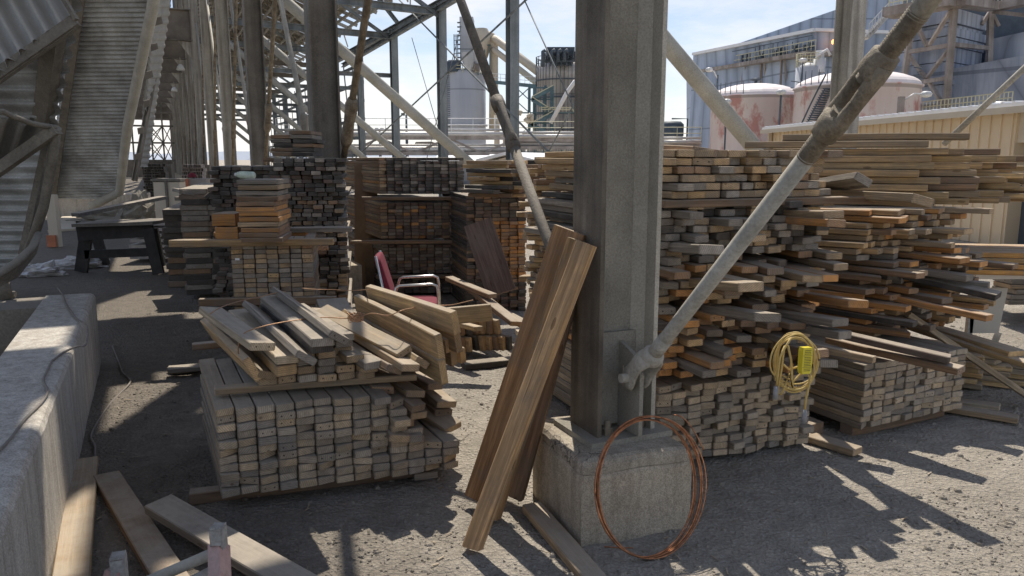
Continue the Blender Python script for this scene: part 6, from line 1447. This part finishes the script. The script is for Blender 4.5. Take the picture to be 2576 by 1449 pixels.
for i in range(16): q = a.lerp(b_, i/15); g.box(q+Z*.15, .35, 1.0, .06)
g.build('flight', M['rackpipe'], t)
g = MB()
for h_ in (.6, 1.2): g.bar(a+Z*h_+V((0, -.5, 0)), b_+Z*h_+V((0, -.5, 0)), .06, .06); g.bar(b_+Z*h_+V((0, -.5, 0)), b_+Z*h_+V((2.2, -.5, 0)), .06, .06)
for i in range(9): q = a.lerp(b_, i/8)+V((0, -.5, 0)); g.bar(q, q+Z*1.2, .05, .05, (0, 1, 0))
g.build('handrail', M['rackpipe'], t)
# pipe bridge above the beige shed
y = 50; t = thing('pipe_rack', D(2450, 280, y), 'pipe bridge with yellow rail running above the beige shed roof at the right', 'pipe rack')
for i, (v0, v1, r_, mt) in enumerate(((288, 264, .28, 'rackpipe'), (296, 276, .2, 'rackpipe'), (303, 288, .12, 'bgdark'), (284, 258, .1, 'rust'))):
    g = MB(); g.tube([D(2315, v0, y+4), D(2640, v1, y-3)], r_, 8); g.build('pipe', M[mt], t)
g = MB()
a, b_ = D(2320, 283, y+3), D(2545, 260, y-2)
for h_ in (.35, .7): g.bar(a+Z*h_, b_+Z*h_, .06, .06)
for i in range(24): q = a.lerp(b_, i/23); g.bar(q, q+Z*.7, .05, .05, (0, 1, 0))
g.build('handrail', M['yrail'], t)
g = MB()
for u in (2335, 2400, 2460, 2520, 2570): q = D(u, 290, y); g.box((q.x, y, q.z/2), .35, .35, q.z)
g.build('leg', M['rust'], t)
g = MB(); g.lathe(D(2530, 268, y-3), [(.05, -.7), (.3, -.6), (.3, .6), (.05, .7)], 12, ax=V((1, 0, 0))); g.build('drum', M['rackpipe'], t)

# ---------------- beige shed on the right
w0, w1 = V((8.45, 25.2, 0)), V((9.28, 12.9, 0)); zt = 2.52
w0 = V((D(1940, 328, 25.5).x, 25.5, 0)); zt = D(1940, 328, 25.5).z; 
w1 = G(2440, 608, 0)
# extend the wall line toward the camera side beyond the frame
dw = (w1-w0).normalized(); w2 = w1+dw*4.5; nw = V((dw.y, -dw.x, 0)); nw = nw if nw.x > 0 else -nw
t = thing('beige_shed', w1, 'long beige ribbed metal shed with white roof and dark doorway behind the right hand piles', 'shed')
g = MB(); g.prism([w0, w1+dw*.95, w1+dw*.95+Z*zt, w0+Z*zt], nw*6)
g.build('wall', M['beige'], t)
g = MB(); L = (w2-w0).length; n = int(L/.3)
for i in range(n): q = w0+dw*(i*.3+.1)-nw*.012; 
for i in range(n):
    s_ = i*.3+.1
    if s_ < (w1-w0).length+.9: g.box(w0+dw*s_-nw*.014+Z*zt/2, .05, .03, zt-.02, dw, nw)
g.build('rib', M['beige'], t)
g = MB(); g.prism([w1+dw*2.4+nw*.0, w2, w2+Z*zt, w1+dw*2.4+Z*zt], nw*6); g.box(w1+dw*1.68+nw*3+Z*(zt+1.95)/2, 1.46, 5.9, zt-1.95, dw, nw); g.build('end_wall', M['beige2'], t)
g = MB(); g.box(w1+dw*1.68+nw*.3+Z*.975, 1.44, .06, 1.94, dw, nw); g.build('door', M['bgdark'], t)
g = MB(); g.box(w0+dw*L/2+nw*2.9+Z*(zt+.05), L+.3, 6.3, .09, dw, nw)
for i in range(int(L/.3)): g.box(w0+dw*(i*.3+.1)+nw*2.9+Z*(zt+.11), .06, 6.32, .03, dw, nw)
g.build('roof', M['roofw'], t)
g = MB(); g.box(w0+dw*.15-nw*.1+Z*zt*.5, .1, .1, zt, dw, nw); g.box(w0+dw*L/2-nw*.28+Z*(zt-.04), L+.3, .06, .12, dw, nw); g.build('gutter', M['beige2'], t)
# ------------------------------------------------------------------ unseen roof deck added above the frame, gaps cut to shape sun patches
def proj(p):
    w_ = p-EYE; d_ = w_.y*math.cos(PT)-w_.z*math.sin(PT); up = w_.y*math.sin(PT)+w_.z*math.cos(PT)
    return CX+F_*w_.x/d_, CY-F_*up/d_
def inside(pt, poly):
    x, y = pt; c = False; n = len(poly)
    for i in range(n):
        (x0, y0), (x1, y1) = poly[i], poly[(i+1) % n]
        if (y0 > y) != (y1 > y) and x < (x1-x0)*(y-y0)/(y1-y0)+x0: c = not c
    return c
SUN_PATCHES = [[(-20, 930), (120, 915), (110, 960), (-60, 985)], [(-100, 1120), (70, 1090), (30, 1200), (-200, 1230)], [(262, 735), (640, 728), (660, 792), (262, 800)], [(215, 1000), (300, 985), (490, 915), (495, 1010), (430, 1060), (215, 1130)],
        [(110, 1150), (240, 1150), (225, 1480), (60, 1480)], [(290, 640), (470, 640), (470, 705), (290, 700)], [(300, 560), (470, 560), (470, 600), (300, 600)],
        [(520, 1300), (1300, 1260), (1500, 1480), (500, 1480)]]
g = MB(); HZ = 8.6; st = .3
sh = SD*(HZ/SD.z); dz = SD*((HZ-.12)/SD.z)
for i in range(int(25/st)):
    a = -2.2+i*st; run = None; nb = int(6.6/st)
    for j in range(nb+1):
        b_ = -5.2+j*st; ok = j < nb
        if ok:
            gp = AB(a+st/2, b_+st/2, 0)
            lim = .42 if a < 5.6 else 1.35
            if b_ > lim: ok = False
            elif gp.y > .8:
                for s_ in SUN_PATCHES:
                    if inside(proj(gp), s_): ok = False; break
        if ok and run is None: run = b_
        if not ok and run is not None:
            p0 = AB(a, run, 0)+sh; g.box(AB(a+st/2, (run+b_)/2, 0)+sh, st-.002, b_-run, .03, A, B); run = None
tag(g.build('roof_deck', M['gdark']), 'unseen roof deck added above the left side, gaps shaped for the sun patches', 'roof deck')
